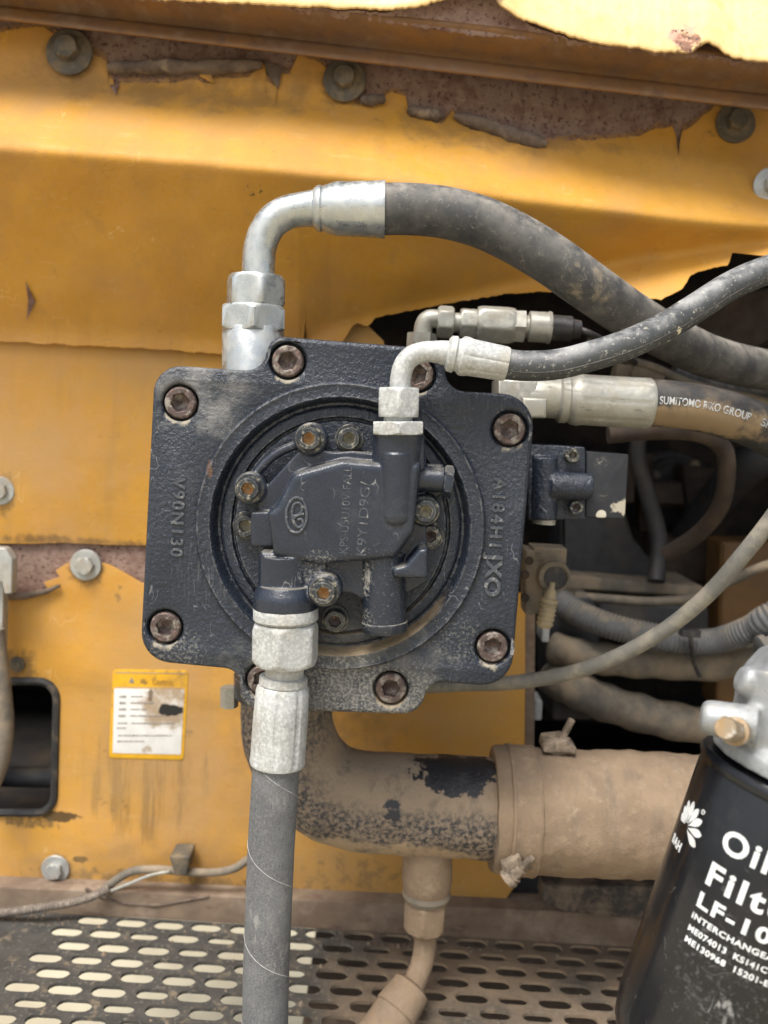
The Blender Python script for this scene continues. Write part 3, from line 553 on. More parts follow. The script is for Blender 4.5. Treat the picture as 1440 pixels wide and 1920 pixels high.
def curl(path, r, turns=1.3, seed=0):
    pw = [P(u, v, sheet_y(u, v) - .006) for u, v in spl(path, 8)]; m_ = MB(); fr = m_.frames(pw); rings = []
    for i, (p, (t, a, b_)) in enumerate(zip(pw, fr)):
        rr = r * (1 + .45 * noise.noise(V((i * .35, seed, 0)))) * min(1, .45 + .2 * min(i, len(pw) - 1 - i));  ring = []
        for k in range(15):
            q_ = 2.6 - turns * 2 * math.pi * k / 14 + .5 * noise.noise(V((i * .2, seed, 7))); ring.append(p + (a * math.cos(q_) + b_ * math.sin(q_)) * rr * (1 - .25 * k / 14) * (1 + .25 * noise.noise(V((i * .8, k * .35, seed)))))
        rings.append(ring)
    return m_.loft(rings, False, False, closed=False)
for i, (path, r_) in enumerate([([(202, 126), (300, 124), (400, 124), (492, 120)], .0068), ([(764, 204), (795, 211), (832, 216)], .0062), ([(852, 216), (905, 232), (960, 252), (1025, 270)], .0072), ([(676, 188), (700, 186), (722, 184)], .0055)]):
    build('paint_curl', curl(path, r_, (.72, .6, .66, .6)[i], i * 3.1), M_flake, hd, ang=60, solid=.0005)
def shard(pts, dy, m_=M_flake):
    q = MB(); pp = [P(u, v, sheet_y(u, v) + dy) for u, v in pts]; c = sum(pp, V()) / len(pp) + V((0, -.002, 0)); q.add(pp + [c], [(i, (i + 1) % len(pp), len(pp)) for i in range(len(pp))]); build('paint_shard', q, m_, hd, solid=.0006)
shard([(492, 112), (520, 122), (545, 138), (528, 136), (522, 168), (505, 142)], -.003)
shard([(206, 160), (224, 158), (217, 178)], -.002, M_rust)
shard([(48, 528), (66, 566), (50, 600), (56, 560)], -.0028, M_rust)
shard([(372, 140), (395, 138), (402, 156), (388, 150)], -.004, M_hood)

# channel above the hood panel
def band(rows, name, m_, parent=None, jit=0, step=12):
    q = MB(); cols = []
    for u in range(-440, 1720, step):
        col = []
        for tab, y in rows: col.append(P(u, lerp(u, tab) + (jag(u, y) * jit), y))
        cols.append(spl(col, 5))
    q.loft(cols, False, False, closed=False); return build(name, q, m_, parent, ang=60, solid=.0015)
def lin(v0, v1): return [(0, v0), (1440, v1), (2400, v1 + (v1 - v0) * 960 / 1440)]
ch = thing('roof_channel', P(700, 130, .16), 'brown folded roof channel running across above the peeling hood sheet', 'channel')
band([(lin(-130, 45), .20), (lin(-66, 100), .150), (lin(-42, 124), .146), (lin(6, 172), .172), (lin(16, 184), .168), (lin(32, 202), .164), (lin(36, 206), .170), (lin(34, 204), .20)], 'folded_sheet', M_chan, ch)
band([([(-220, -40), (290, 2), (520, 10), (720, 24), (760, 14), (800, 5), (830, -6), (925, -8), (945, 14), (1000, 52), (1100, 80), (1240, 95), (1320, 104), (1440, 118), (1700, 145)], .142), (lin(-46, 122), .145), (lin(-42, 126), .147)], 'rusted_edge', M_rust, ch, 1.2, 6)
oh = thing('outer_hood', P(900, 60, .14), 'yellow outer hood paled to look sunlit at the top edge', 'hood')
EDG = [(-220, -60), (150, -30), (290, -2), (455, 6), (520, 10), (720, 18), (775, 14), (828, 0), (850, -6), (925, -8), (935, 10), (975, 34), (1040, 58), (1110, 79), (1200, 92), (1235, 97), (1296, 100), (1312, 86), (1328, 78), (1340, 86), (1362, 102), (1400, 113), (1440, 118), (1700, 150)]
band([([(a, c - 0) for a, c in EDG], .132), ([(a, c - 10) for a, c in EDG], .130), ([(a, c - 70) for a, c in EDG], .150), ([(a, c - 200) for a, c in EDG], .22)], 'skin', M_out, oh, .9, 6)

# ------------------------------------------------------------------ the motor
S0 = S(0)
mo = thing('hydraulic_motor', P(620, 1340, 0), 'large slate black hydraulic motor with round recess in its square cover', 'motor')
MC = P(638, 990, 0); mc = (MC.x, MC.z)
outl = fillet([(289, 683, 50), (492, 696, 42), (506, 629, 30), (836, 655, 34), (834, 732, 42), (1006, 741, 62), (958, 1290, 58), (806, 1279, 32), (786, 1341, 46), (447, 1330, 46), (450, 1257, 30), (261, 1239, 58)])
BP = [(337, 755), (539, 677), (783, 702), (956, 805), (924, 1214), (733, 1292), (492, 1276), (309, 1177)]
bores = []
for u, v in BP: p = P(u, v, 0); bores.append((circ((p.x, p.z), 34.5 * S0, 40), .012))
pl = MB(); pl.plate(xz(outl, 0), [circ(mc, 258 * S0, 96)], 0, .032, .0028, bores)
cp = build('cover_plate', pl, M_motor, mo, ang=40)
def lathe(c, prof, n=96):
    m_ = MB(); m_.loft([[V((c[0] + r * S0 * math.cos(2 * math.pi * k / n), y, c[1] + r * S0 * math.sin(2 * math.pi * k / n))) for k in range(n)] for r, y in prof], False, True); return m_
rg = lathe(mc, [(275, .0012), (274, -.0012), (272.5, -.0032), (269, -.0042), (266, -.0038), (262, -.0034), (252, -.0034), (246, -.0038), (242.5, -.0026), (239.5, .003), (237, .007), (235, .0088), (231.5, .0088), (229, .0075), (226.5, .0060), (223, .0054), (209.5, .0058), (208, .0072), (207, .0105), (203.5, .0105), (202.5, .0065), (200, .0046), (120, .0046), (20, .0046)])
build('ring_recess', rg, M_motor, mo, ang=50)
# casing behind the plate
q = MB(); q.spin(V((mc[0], .032, mc[1])), V((mc[0], .25, mc[1])), [(0, 250 * S0), (.3, 250 * S0), (.32, 215 * S0), (1, 215 * S0)], 64)
q.box(P(430, 712, .033), P(925, 1250, .033) + V((0, .09, 0)), .004); build('casing', q, M_motor, mo)
# big socket bolts: one mesh, eight places
def socket_bolt_mesh(name, r, h, m_, m_in, rh=.56, n=36):
    """head along -Y from the origin, hexagon socket in the top"""
    def ring(rr, y, hx=False): return [V(((hexr(t, rr) if hx else rr) * math.cos(t), y, (hexr(t, rr) if hx else rr) * math.sin(t))) for t in (2 * math.pi * k / n for k in range(n))]
    a = MB(); a.loft([ring(r * .98, 0), ring(r, -h * .1), ring(r, -h * .86), ring(r * .96, -h * .95), ring(r * .89, -h), ring(r * rh * 1.1, -h, True), ring(r * rh, -h * .95, True), ring(r * rh, -h * .42, True)], False, False)
    i = MB(); i.loft([ring(r * rh, -h * .43, True), ring(r * rh * .5, -h * .36), ring(r * .05, -h * .24)], False, True)
    return a, i
A_, I_ = socket_bolt_mesh('socket_bolt', 29.5 * S0, .0115, M_boltr, M_boltr, .54)
proto = None
for k, (u, v) in enumerate(BP):
    p = P(u, v, 0); p.y = .0118
    if proto is None:
        proto = build('socket_bolt', A_, M_boltr, mo, origin=(0, 0, 0)); proto_i = build('hex_socket', I_, M_boltr, proto, origin=(0, 0, 0))
        proto.location = p - WO[mo.name]; WO[proto.name] = p; proto.rotation_euler = (0, .3, 0)
    else:
        o = clone(proto, p, mo, (0, random.random() * 2, 0)); c = proto_i.copy(); C_.link(c); c.parent = o; c.location = (0, 0, 0)
# raised casting letters
def on_plate(u, v, y, down=True):
    o = P(u, v, y)
    return (lambda x, yy, z: o + V((0, 0, -1)) * x + V((1, 0, 0)) * yy + V((0, -z, 0))) if down else (lambda x, yy, z: o + V((0, 0, 1)) * x + V((-1, 0, 0)) * yy + V((0, -z, 0)))
build('casting_number', text('V90N130', .0125, .0013, on_plate(326, 894, 0), fit=.0585, bold=.00035, spacing=1.25), M_letter, cp)
build('casting_number', text('A184H1', .0128, .0013, on_plate(927, 894, 0), fit=.051, bold=.0003, spacing=1.25), M_letter, cp)
build('casting_number', text('JXO', .0160, .0015, on_plate(914, 1034, 0), fit=.033, bold=.0005), M_letter, cp)

# ---- valve cover bolted in the recess (several solids merged, then softened like a casting)
def pxplate(m_, pts, y0, y1, bev=.0015, seg=5): return m_.plate(xz(fillet(pts, seg), y0), [], y0, y1, bev)
def pcyl(m_, a, b_, y, r0, r1=None, n=40, dome=0):
    p0, p1 = P(*a, y), P(*b_, y); s_ = S(y); pr = [(0, r0 * s_), (1, (r1 or r0) * s_)]
    if dome: pr += [(1 + dome * math.sin(t) , (r1 or r0) * s_ * math.cos(t)) for t in (.4, .8, 1.1, 1.35)]
    return m_.spin(p0, p1, pr, n)
def fcyl(m_, u, v, y0, y1, r, n=40, chamfer=.001):           # cylinder facing the camera
    p = P(u, v, y0); q_ = V((p.x, y1, p.z)); L_ = abs(y1 - y0); s_ = S(y0) * r
    return m_.spin(q_, p, [(0, s_), (1 - chamfer / L_, s_), (1, s_ - chamfer)], n)
cv = MB(); yB = .0056
pxplate(cv, [(556, 850, 10), (575, 838, 10), (625, 848, 10), (660, 846, 10), (700, 850, 6), (800, 850, 6), (800, 1000, 8), (802, 1090, 10), (765, 1112, 8), (690, 1120, 10), (672, 1122, 12), (662, 1112, 20), (645, 1110, 12), (632, 1128, 6), (600, 1136, 6), (486, 1120, 5), (484, 1040, 6), (480, 1000, 6), (484, 960, 8), (486, 926, 10)], -.010, yB, .0015)
# lugs
for u, v, r_, y in ((582, 823, 31, -.012), (468, 916, 31, -.012), (797, 957, 30, -.012), (608, 1108, 32, -.036)): fcyl(cv, u, v, y, yB, r_)
# rib between the two upper-left lugs
cv.tube([P(u, v, -.004) for u, v in spl([(468, 905), (490, 876), (520, 850), (560, 832)], 5)], .0035, 12)
# raised central block
pxplate(cv, [(500, 962, 6), (518, 948, 10), (548, 888, 26), (640, 862, 30), (712, 868, 6), (790, 868, 6), (776, 1000, 30), (742, 1046, 22), (700, 1052, 10), (595, 1060, 22), (512, 1044, 16)], -.032, yB, .005)
pxplate(cv, [(470, 960, 5), (512, 960, 3), (512, 1025, 3), (470, 1025, 6)], -.018, yB, .0015)
# upper port boss and its square shoulder, side port boss
pcyl(cv, (746, 812), (745, 872), -.0185, 49, 44)
pcyl(cv, (744, 850), (742, 966), -.0245, 34, 31, dome=.22)
pxplate(cv, [(697, 814, 3), (797, 816, 3), (797, 880, 14), (772, 900, 6), (700, 880, 6)], -.025, yB, .003)
pcyl(cv, (760, 896), (832, 900), -.012, 24)
pxplate(cv, [(765, 868, 4), (834, 872, 6), (834, 925, 6), (765, 960, 6)], -.004, yB, .002)
# lower left port body with flared foot
pcyl(cv, (536, 1040), (536, 1096), -.014, 52)
pxplate(cv, [(486, 1034, 6), (612, 1040, 6), (612, 1110, 8), (486, 1106, 6)], -.0275, yB, .004)
pxplate(cv, [(600, 1040, 4), (760, 1040, 4), (700, 1100, 10), (676, 1126, 6), (664, 1116, 14), (645, 1112, 10), (632, 1122, 6), (600, 1122, 4)], -.020, yB, .003)
cv.spin(P(536, 1096, -.018), P(536, 1140, -.018), [(0, 52 * S(-.018)), (.35, 60 * S(-.018)), (.5, 62 * S(-.018)), (1, 62 * S(-.018))], 48)
# lower right spool cylinder
pcyl(cv, (716, 1040), (721, 1166), -.012, 42)
# wedge fin on the right
pxplate(cv, [(734, 1066, 7), (760, 1060, 12), (786, 1030, 6), (803, 1028, 5), (802, 1086, 5), (738, 1084, 8)], -.030, yB, .003)
vc = build('valve_cover', cv, M_cover, mo, remesh=.0007, smooth=4, ang=0)
q = MB(); q.spin(P(721, 1163, -.012), P(721.5, 1183, -.012), [(0, 40 * S0), (.1, 43.5 * S0), (.8, 43.5 * S0), (1, 41 * S0)], 48); build('spool_cap', q, M_cover, vc)
q = MB(); q.spin(P(831, 903, -.012), P(848, 905, -.012), [(0, 26 * S0, 'h', 1.05), (.2, 27 * S0, 'h'), (.85, 27 * S0, 'h'), (1, 27 * S0, 'h', 1.03)], 36); build('hex_plug', q, M_cover, vc)
# small bolts
a_s, i_s = socket_bolt_mesh('cover_bolt', 21 * S0, .010, M_boltd, M_sock, .50)
proto2 = None
for u, v, yy, ms in ((581, 822, -.012, M_sock), (655, 822, .0045, M_sockp), (468, 915, -.012, M_sock), (463, 984, .0045, M_sockp), (797, 957, -.012, M_sockp), (806, 1003, .0045, M_boltr), (608, 1108, -.036, M_sock), (629, 1160, .0045, M_boltr)):
    p = P(u, v, yy)
    if proto2 is None:
        proto2 = build('cover_bolt', a_s, M_boltd, vc, origin=(0, 0, 0)); proto2.location = p - WO[vc.name]; WO[proto2.name] = p
        o = proto2
    else: o = clone(proto2, p, vc, (0, random.random(), 0))
    me = bpy.data.meshes.new('hex_socket'); me.from_pydata(i_s.v, [], i_s.f); me.materials.append(ms); finish(me)
    c = bpy.data.objects.new('hex_socket', me); C_.link(c); c.parent = vc; c.location = p - WO[vc.name]; c.rotation_euler = o.rotation_euler
    wsh = MB(); wsh.spin(p + V((0, .0006, 0)), p + V((0, -.0012, 0)), [(0, 27 * S0), (.8, 27 * S0), (1, 26 * S0)], 32); build('washer', wsh, M_boltd, vc)
# emblem: oval rim with a curved stroke
q = MB(); ec = P(556, 966, -.0325)
q.tube([ec + V((.0072 * math.cos(t), 0, .0123 * math.sin(t))) for t in (2 * math.pi * k / 40 for k in range(41))], .0011, 10, False); build('emblem_rim', q, M_letter, vc)
q = MB()
for pts in ([(549, 976), (548, 958), (551, 946), (561, 943), (567, 951), (564, 962), (556, 967), (548, 967)], [(570, 963), (560, 966), (551, 972), (552, 981), (560, 989), (568, 983), (566, 974), (558, 974)]): q.tube([P(u, v, -.0324) for u, v in spl(pts, 5)], .0011, 8)
build('emblem_stroke', q, M_letter, vc)
build('casting_number', text('KPS-U5U10V-FALL', .0082, .00035, on_plate(651, 1038, -.0319, False), fit=.061), M_letter, vc)
build('casting_number', text('K9Y1D9G/', .0098, .00035, on_plate(686, 1042, -.0319, False), fit=.052), M_letter, vc)

# ---- control valve block on the motor's right flank
yv = .075
bl = MB(); pxplate(bl, [(990, 832, 3), (1098, 838, 5), (1098, 974, 4), (990, 975, 3)], yv, yv + .05, .0015); vb = build('control_valve', bl, M_motor, mo)
q = MB(); pcyl(q, (1022, 856), (1020, 974), yv - .004, 24); pcyl(q, (1030, 910), (1108, 913), yv - .006, 27, 26); pxplate(q, [(1000, 850, 5), (1046, 852, 8), (1046, 885, 3), (1046, 970, 3), (1000, 974, 3)], yv - .006, yv + .02, .002)
build('tee_boss', q, M_motor, vb, remesh=.0012, smooth=4, ang=0)
M_vpl = mat('valve_plate_paint', (.026, .028, .033), (.02, .022, .026), 40, .6, spec=.35, layers=[dict(c=(.50, .45, .35), s=110, lo=.30, hi=.42, at=(P(1170, 950, yv), .003, .014), sq=(.7, 1, 1), k=.85), dict(c=(.6, .56, .46), s=60, lo=.2, hi=.3, at=(P(1128, 966, yv), .004, .007)), dict(c=(.10, .09, .08), s=60, lo=.5, hi=.75, k=.3)])
q = MB(); pxplate(q, [(1099, 846, 2), (1179, 852, 3), (1172, 973, 3), (1098, 970, 2)], yv + .004, yv + .05, .001); build('coil_plate', q, M_vpl, vb)
for u, v in ((1070, 853), (1077, 950)):
    p = P(u, v, yv); p2 = clone(proto2, p, vb, (0, random.random(), 0)); c = bpy.data.objects.new('hex_socket', me if False else bpy.data.meshes['hex_socket']); C_.link(c); c.parent = vb; c.location = p - WO[vb.name]
    p2.name = 'valve_bolt'; p2.scale = (.72, .9, .72); c.scale = (.72, .9, .72)
q = MB(); q.spin(P(1020, 972, yv), P(1019, 982, yv), [(0, 22 * S(yv)), (1, 22 * S(yv))], 24); build('end_plug', q, M_dullz, vb)

# ------------------------------------------------------------------ hoses and fittings
def hexnut(m_, p0, p1, r, ph=0.0, n=72, neck=None):
    m_.spin(p0, p1, [(0, r * .6), (0, r * .985), (.05, r, 'h', 1.045), (.10, r, 'h', 1.09), (.16, r, 'h'), (.84, r, 'h'), (.90, r, 'h', 1.09), (.95, r, 'h', 1.045), (1, r * .985), (1, r * .6)], n, ph); return m_

# 1 big hose with swept elbow, over the top
ya = .062; sa = S(ya)
h1 = thing('elbow_hose', P(474, 690, ya), 'thick black hose with swept zinc elbow arching over the motor', 'hose')
q = MB(); q.spin(P(474, 760, ya), P(475, 612, ya), [(0, 57 * sa), (.98, 57 * sa), (1, 55 * sa)], 48); build('adapter', q, M_zinc, h1)
q = hexnut(MB(), P(474, 624, ya), P(475, 574, ya), 56 * sa, .35); build('lock_nut', q, M_zinc, h1)
q = hexnut(MB(), P(479, 580, ya), P(480, 517, ya), 48.5 * sa, .18); build('swivel_nut', q, M_zinc, h1)
el = spl([P(u, v, ya) for u, v in ((485, 525), (485, 492), (490, 455), (507, 420), (535, 400), (566, 393), (604, 390))], 8)
q = MB(); q.tube(el, lambda t: sa * (30 + 4 * max(0, t - .8) * 5), 32); build('elbow_tube', q, M_zinc, h1)
q = MB(); q.spin(P(588, 391, ya), P(722, 393, ya), [(0, 34 * sa), (.05, 40 * sa), (.10, 41 * sa), (.13, 39 * sa), (.2, 43 * sa), (.32, 47.5 * sa), (.55, 48 * sa), (.93, 50 * sa), (.97, 51 * sa), (1, 50.5 * sa), (1, 44 * sa)], 48); build('ferrule', q, M_zinc, h1)
pts = [(700, 393, 0), (760, 392, 0), (830, 398, .0), (900, 416, .0), (965, 446, .0), (1035, 488, .0), (1105, 538, .01), (1180, 590, .035), (1255, 634, .07), (1340, 672, .115), (1440, 694, .16), (1540, 700, .2), (1900, 705, .24)]
q = MB(); q.tube(spl([P(u, v, ya + d) for u, v, d in pts], 8), 45.5 * sa, 32); build('hose', q, M_rub, h1)

# 2 pilot hose on the cover's upper port
yp = -.022; sp_ = S(yp)
h2 = thing('pilot_hose', P(746, 815, yp), 'slim black hose with small silver elbow on top of the motor cover', 'hose')
q = hexnut(MB(), P(746, 815, yp), P(746, 790, yp), 46 * sp_, .5); build('port_adapter', q, M_oxid, h2)
q = MB(); q.spin(P(746, 794, yp), P(747, 774, yp), [(0, 27 * sp_), (1, 27 * sp_)], 32); build('adapter_neck', q, M_oxid, h2)
q = hexnut(MB(), P(747, 782, yp), P(748, 727, yp), 37 * sp_, .52); build('swivel_nut', q, M_oxid, h2)
q = MB(); q.tube(spl([P(u, v, yp) for u, v in ((750, 735), (751, 712), (757, 686), (772, 668), (796, 660), (822, 660), (850, 664))], 7), lambda t: sp_ * (19.5 + (5 * max(0, (t - .75) * 4))), 28); build('elbow_tube', q, M_oxid, h2)
q = MB(); q.spin(P(838, 662, yp), P(951, 683, yp), [(0, 27 * sp_), (.04, 33 * sp_), (.13, 34 * sp_), (.16, 30 * sp_), (.19, 31 * sp_), (.24, 36 * sp_), (.3, 36.5 * sp_, 'c'), (.4, 34 * sp_, 'c'), (.96, 32 * sp_, 'c'), (1, 30.5 * sp_, 'c'), (1, 27 * sp_)], 64, .2); build('ferrule', q, M_oxid, h2)
pp2 = [(935, 681, 0), (985, 686, 0), (1045, 683, 0), (1110, 667, 0), (1175, 646, .0), (1240, 616, .01), (1305, 577, .02), (1370, 536, .03), (1440, 506, .04), (1540, 478, .05), (1900, 400, .08)]
pw = spl([P(u, v, yp + d) for u, v, d in pp2], 8)
q = MB(); q.tube(pw, 28 * sp_, 28); hz = build('hose', q, M_rub3, h2)
q = MB(); fr = q.frames(pw); q.tube([p + (a * math.cos(.5) + b_ * math.sin(.5)) * 28 * sp_ for p, (t, a, b_) in zip(pw, fr)], .0004, 6); build('mould_seam', q, M_black, hz)

# 3 hose hanging from the lower port
yl = -.018; sl = S(yl)
h3 = thing('drain_hose', P(536, 1140, yl), 'straight grey hose with white corroded fitting hanging below the motor', 'hose')
q = MB(); q.spin(P(536, 1134, yl), P(536, 1168, yl), [(0, 58 * sl), (.2, 62 * sl), (.75, 62 * sl), (.85, 59 * sl), (.9, 54 * sl), (1, 54 * sl)], 48); build('port_collar', q, M_oxid, h3)
q = hexnut(MB(), P(536, 1166, yl), P(535, 1244, yl), 58 * sl, R(24)); build('swivel_nut', q, M_oxid, h3)
q = MB(); q.spin(P(535, 1238, yl), P(532, 1276, yl), [(0, 39 * sl), (.5, 37 * sl), (1, 38 * sl)], 40); build('neck', q, M_oxid, h3)
q = MB(); q.spin(P(532, 1266, yl), P(520, 1431, yl), [(0, 40 * sl), (.02, 46 * sl), (.09, 46.5 * sl), (.10, 44 * sl), (.115, 47 * sl, 'c'), (.15, 51 * sl, 'c'), (.5, 53 * sl, 'c'), (.93, 53 * sl, 'c'), (.97, 54 * sl), (1, 53 * sl), (1, 46 * sl)], 96, .1); build('ferrule', q, M_oxid, h3)
p3 = spl([P(u, v, yl + d) for u, v, d in ((521, 1415, 0), (515, 1480, 0), (508, 1600, 0), (503, 1720, 0), (499, 1830, 0), (497, 1930, 0), (494, 2060, .0), (470, 2150, .01))], 10)
q = MB(); q.tube(p3, 46 * sl, 36); hz = build('hose', q, M_rub2, h3)
q = MB(); fr = q.frames(p3); L_ = [0]
for i in range(1, len(p3)): L_.append(L_[-1] + (p3[i] - p3[i - 1]).length)
hel = []
for k in range(240):
    s_ = L_[-1] * k / 239; i = max(j for j in range(len(L_)) if L_[j] <= s_ + 1e-9); i = min(i, len(p3) - 2); f_ = (s_ - L_[i]) / (L_[i + 1] - L_[i]); c_ = p3[i].lerp(p3[i + 1], f_); t, a, b_ = fr[i]
    an = -2 * math.pi * s_ / (187 * sl) + 1.2; hel.append(c_ + (a * math.cos(an) + b_ * math.sin(an)) * 46.0 * sl)
q.tube(hel, .00032, 6); build('spiral_thread', q, M_thread, hz)

# 4 printed pressure hose leaving to the right
yr = .085; sr = S(yr)
h4 = thing('pressure_hose', P(960, 745, yr), 'printed black pressure hose with long crimped ferrule right of the motor', 'hose')
q = MB(); q.plate(xz([(930, 712), (1002, 716), (1000, 772), (930, 772)], yr), [], yr - .015, yr + .03, .002); q.plate(xz([(975, 745), (1022, 748), (1020, 784), (975, 784)], yr - .01), [], yr - .022, yr + .02, .003); build('flange_block', q, M_dullz, h4)
q = MB(); q.spin(P(985, 742, yr), P(1060, 747, yr), [(0, 34 * sr), (.4, 38 * sr), (1, 39 * sr)], 40); build('neck', q, M_dullz, h4)
q = MB(); q.spin(P(1044, 747, yr), P(1220, 757, yr), [(0, 38 * sr), (.03, 45 * sr), (.1, 45 * sr), (.12, 42 * sr), (.16, 47 * sr), (.22, 49 * sr), (.27, 47 * sr, 'c'), (.9, 47 * sr, 'c'), (.97, 47 * sr), (1, 44 * sr)], 72, .3); build('ferrule', q, M_dullz, h4)
p4 = spl([P(u, v, yr + d) for u, v, d in ((1200, 755, 0), (1250, 757, 0), (1310, 765, .0), (1370, 780, 0), (1430, 804, .005), (1500, 845, .02), (1580, 910, .04), (1700, 1060, .12), (1760, 1200, .3))], 10)
q = MB(); q.tube(p4, 43.5 * sr, 32); hz = build('hose', q, M_rub4, h4)
L4 = [0]
for i in range(1, len(p4)): L4.append(L4[-1] + (p4[i] - p4[i - 1]).length)
def along(x, yy, z, s0):
    s_ = s0 + x; i = 0
    while i < len(p4) - 2 and L4[i + 1] < s_: i += 1
    f_ = (s_ - L4[i]) / (L4[i + 1] - L4[i]); c_ = p4[i].lerp(p4[i + 1], f_); T = (p4[i + 1] - p4[i]).normalized(); N_ = (V((0, -1, 0)) - T * V((0, -1, 0)).dot(T)).normalized(); U = N_.cross(T)
    U = U if U.z > 0 else -U; a_ = .10 + yy / (43.5 * sr); return c_ + (N_ * math.cos(a_) + U * math.sin(a_)) * (43.9 * sr + z)
s22 = 24 * sr
build('lettering', text('SUMITOMO RIKO GROUP', .0088, .00012, lambda x, y, z: along(x, y - .003, z, s22), fit=164 * sr, sub=.003, bold=.0001), M_prints, hz)
build('lettering', text('SHI', .0088, .00012, lambda x, y, z: along(x, y - .003, z, s22 + 184 * sr), fit=26 * sr, sub=.003, bold=.0001), M_prints, hz)

# 5 sensor assembly behind the motor's upper edge
yq = .14; sq = S(yq)
h5 = thing('pressure_sensor', P(800, 640, yq), 'row of steel hex fittings with black plug behind the motor top edge', 'sensor')
q = MB(); q.tube(spl([P(u, v, yq) for u, v in ((790, 690), (792, 640), (795, 610), (806, 598), (832, 600))], 6), 17 * sq, 24); q.spin(P(790, 655, yq), P(792, 625, yq), [(0, 24 * sq, 'h'), (1, 24 * sq, 'h')], 36); build('elbow', q, M_dullz, h5)
ax = lambda u: P(u, 603 + (u - 820) * .055, yq)
q = MB(); hexnut(q, ax(820), ax(850), 26 * sq, .1); q.spin(ax(848), ax(866), [(0, 18 * sq), (1, 18 * sq)], 32); hexnut(q, ax(862), ax(896), 25 * sq, .3); build('coupling', q, M_dullz, h5)
q = hexnut(MB(), ax(894), ax(964), 31 * sq, .25); q.spin(ax(960), ax(992), [(0, 28 * sq, 'h'), (.7, 28 * sq, 'h'), (.71, 20 * sq), (1, 20 * sq)], 48, .4); build('sensor_body', q, M_dullz, h5)
q = MB(); q.spin(ax(990), ax(1032), [(0, 25 * sq), (.05, 28 * sq), (.85, 28 * sq), (.9, 30 * sq), (1, 29 * sq)], 40); build('crimp_ring', q, M_dullz, h5)
q = MB(); q.spin(ax(1030), ax(1088), [(0, 24 * sq), (.7, 23 * sq, 'c'), (.75, 18 * sq), (1, 16 * sq)], 48); build('plug', q, M_black, h5)
q = MB(); q.tube(spl([ax(1085), P(1110, 628, yq), P(1140, 645, yq + .02), P(1190, 680, yq + .08)], 6), 7 * sq, 12); build('wire', q, M_black, h5)

# ------------------------------------------------------------------ suction pipe, sleeve, clamps
yk = .12; sk = S(yk)
sp = thing('suction_pipe', P(540, 1340, yk), 'black suction elbow pipe caked with tan dust under the motor', 'pipe')
el = [P(537, 1240, yk), P(537, 1300, yk), P(538, 1345, yk)]
arc = spl([P(u, v, yk) for u, v in ((537, 1240), (537, 1300), (540, 1365), (562, 1430), (608, 1478), (672, 1500), (760, 1506), (850, 1511), (940, 1516))], 8)
q = MB(); q.tube(arc, lambda t: sk * (88 + 8 * min(1, max(0, t - .2) * 2)), 64); lump(q, .0012, 45); lump(q, .0005, 200); build('elbow', q, M_pipe, sp)
q = MB(); q.spin(P(537, 1262, yk), P(537, 1300, yk), [(0, 100 * sk), (1, 100 * sk)], 40); build('flange', q, M_motor, sp)
q = MB(); q.spin(P(430, 1288, yk - .005), P(430, 1325, yk - .005), [(0, 15 * sk, 'h'), (1, 15 * sk, 'h')], 36, .2); build('flange_bolt', q, M_dullz, sp)
q = MB(); q.spin(P(802, 1580, yk - .005), P(800, 1672, yk - .005), [(0, 49 * sk), (.75, 49 * sk), (.95, 46 * sk), (1, 44 * sk)], 44); build('drain_boss', q, M_tan, sp)
q = MB(); q.spin(P(800, 1668, yk - .005), P(799, 1684, yk - .005), [(0, 46 * sk), (.5, 48 * sk), (1, 44 * sk)], 44); build('boss_seam', q, M_dhose, sp)
dt = thing('drain_tube', P(795, 1745, yk), 'tan dusty drain tube with hex nut below the suction pipe', 'tube')
q = MB(); q.spin(P(799, 1684, yk - .005), P(795, 1750, yk - .005), [(0, 30 * sk), (0, 39 * sk, 'h', 1.02), (.08, 39.5 * sk, 'h', 1.08), (.14, 39.5 * sk, 'h'), (.74, 38.5 * sk, 'h'), (.84, 38 * sk, 'h', 1.05), (.9, 34 * sk), (1, 27 * sk)], 72, .38); build('hex_nut', q, M_tan, dt)
q = MB(); q.tube(spl([P(u, v, yk - .005 + d) for u, v, d in ((796, 1735, 0), (797, 1770, 0), (790, 1810, -.005), (770, 1860, -.02))], 7), 22 * sk, 24); build('bent_tube', q, M_tan, dt)
q = MB(); q.spin(P(776, 1846, yk - .022), P(690, 1975, yk - .06), [(0, 24 * sk), (.05, 38 * sk), (.4, 44 * sk), (.42, 41 * sk), (1, 44 * sk)], 36); build('rubber_sleeve', q, M_tan, dt)

sl_ = thing('coupling_sleeve', P(1100, 1655, yk), 'wide tan dusty rubber sleeve clamped onto the suction pipe', 'sleeve')
ay = lambda u: P(u, 1516 + (u - 925) * .042, yk)
q = MB(); q.spin(ay(922), ay(1500), [(0, 98 * sk), (0, 116 * sk), (.008, 119 * sk)] + [(t / 80, (119 + (1.2 if t % 9 < 2 and t > 14 else 0) + .8 * math.sin(t * .9)) * sk) for t in range(2, 81)], 96)
lump(q, .0016, 38); lump(q, .0006, 160); build('rubber_body', q, M_tan, sl_)
cl = MB(); cl.spin(ay(946), ay(1000), [(0, 119 * sk), (.02, 123.5 * sk), (.1, 124.5 * sk), (.14, 123 * sk), (.86, 123 * sk), (.9, 124.5 * sk), (.98, 123.5 * sk), (1, 119 * sk)], 96); lump(cl, .0006, 90); bd = build('clamp_band', cl, M_tan, sl_)
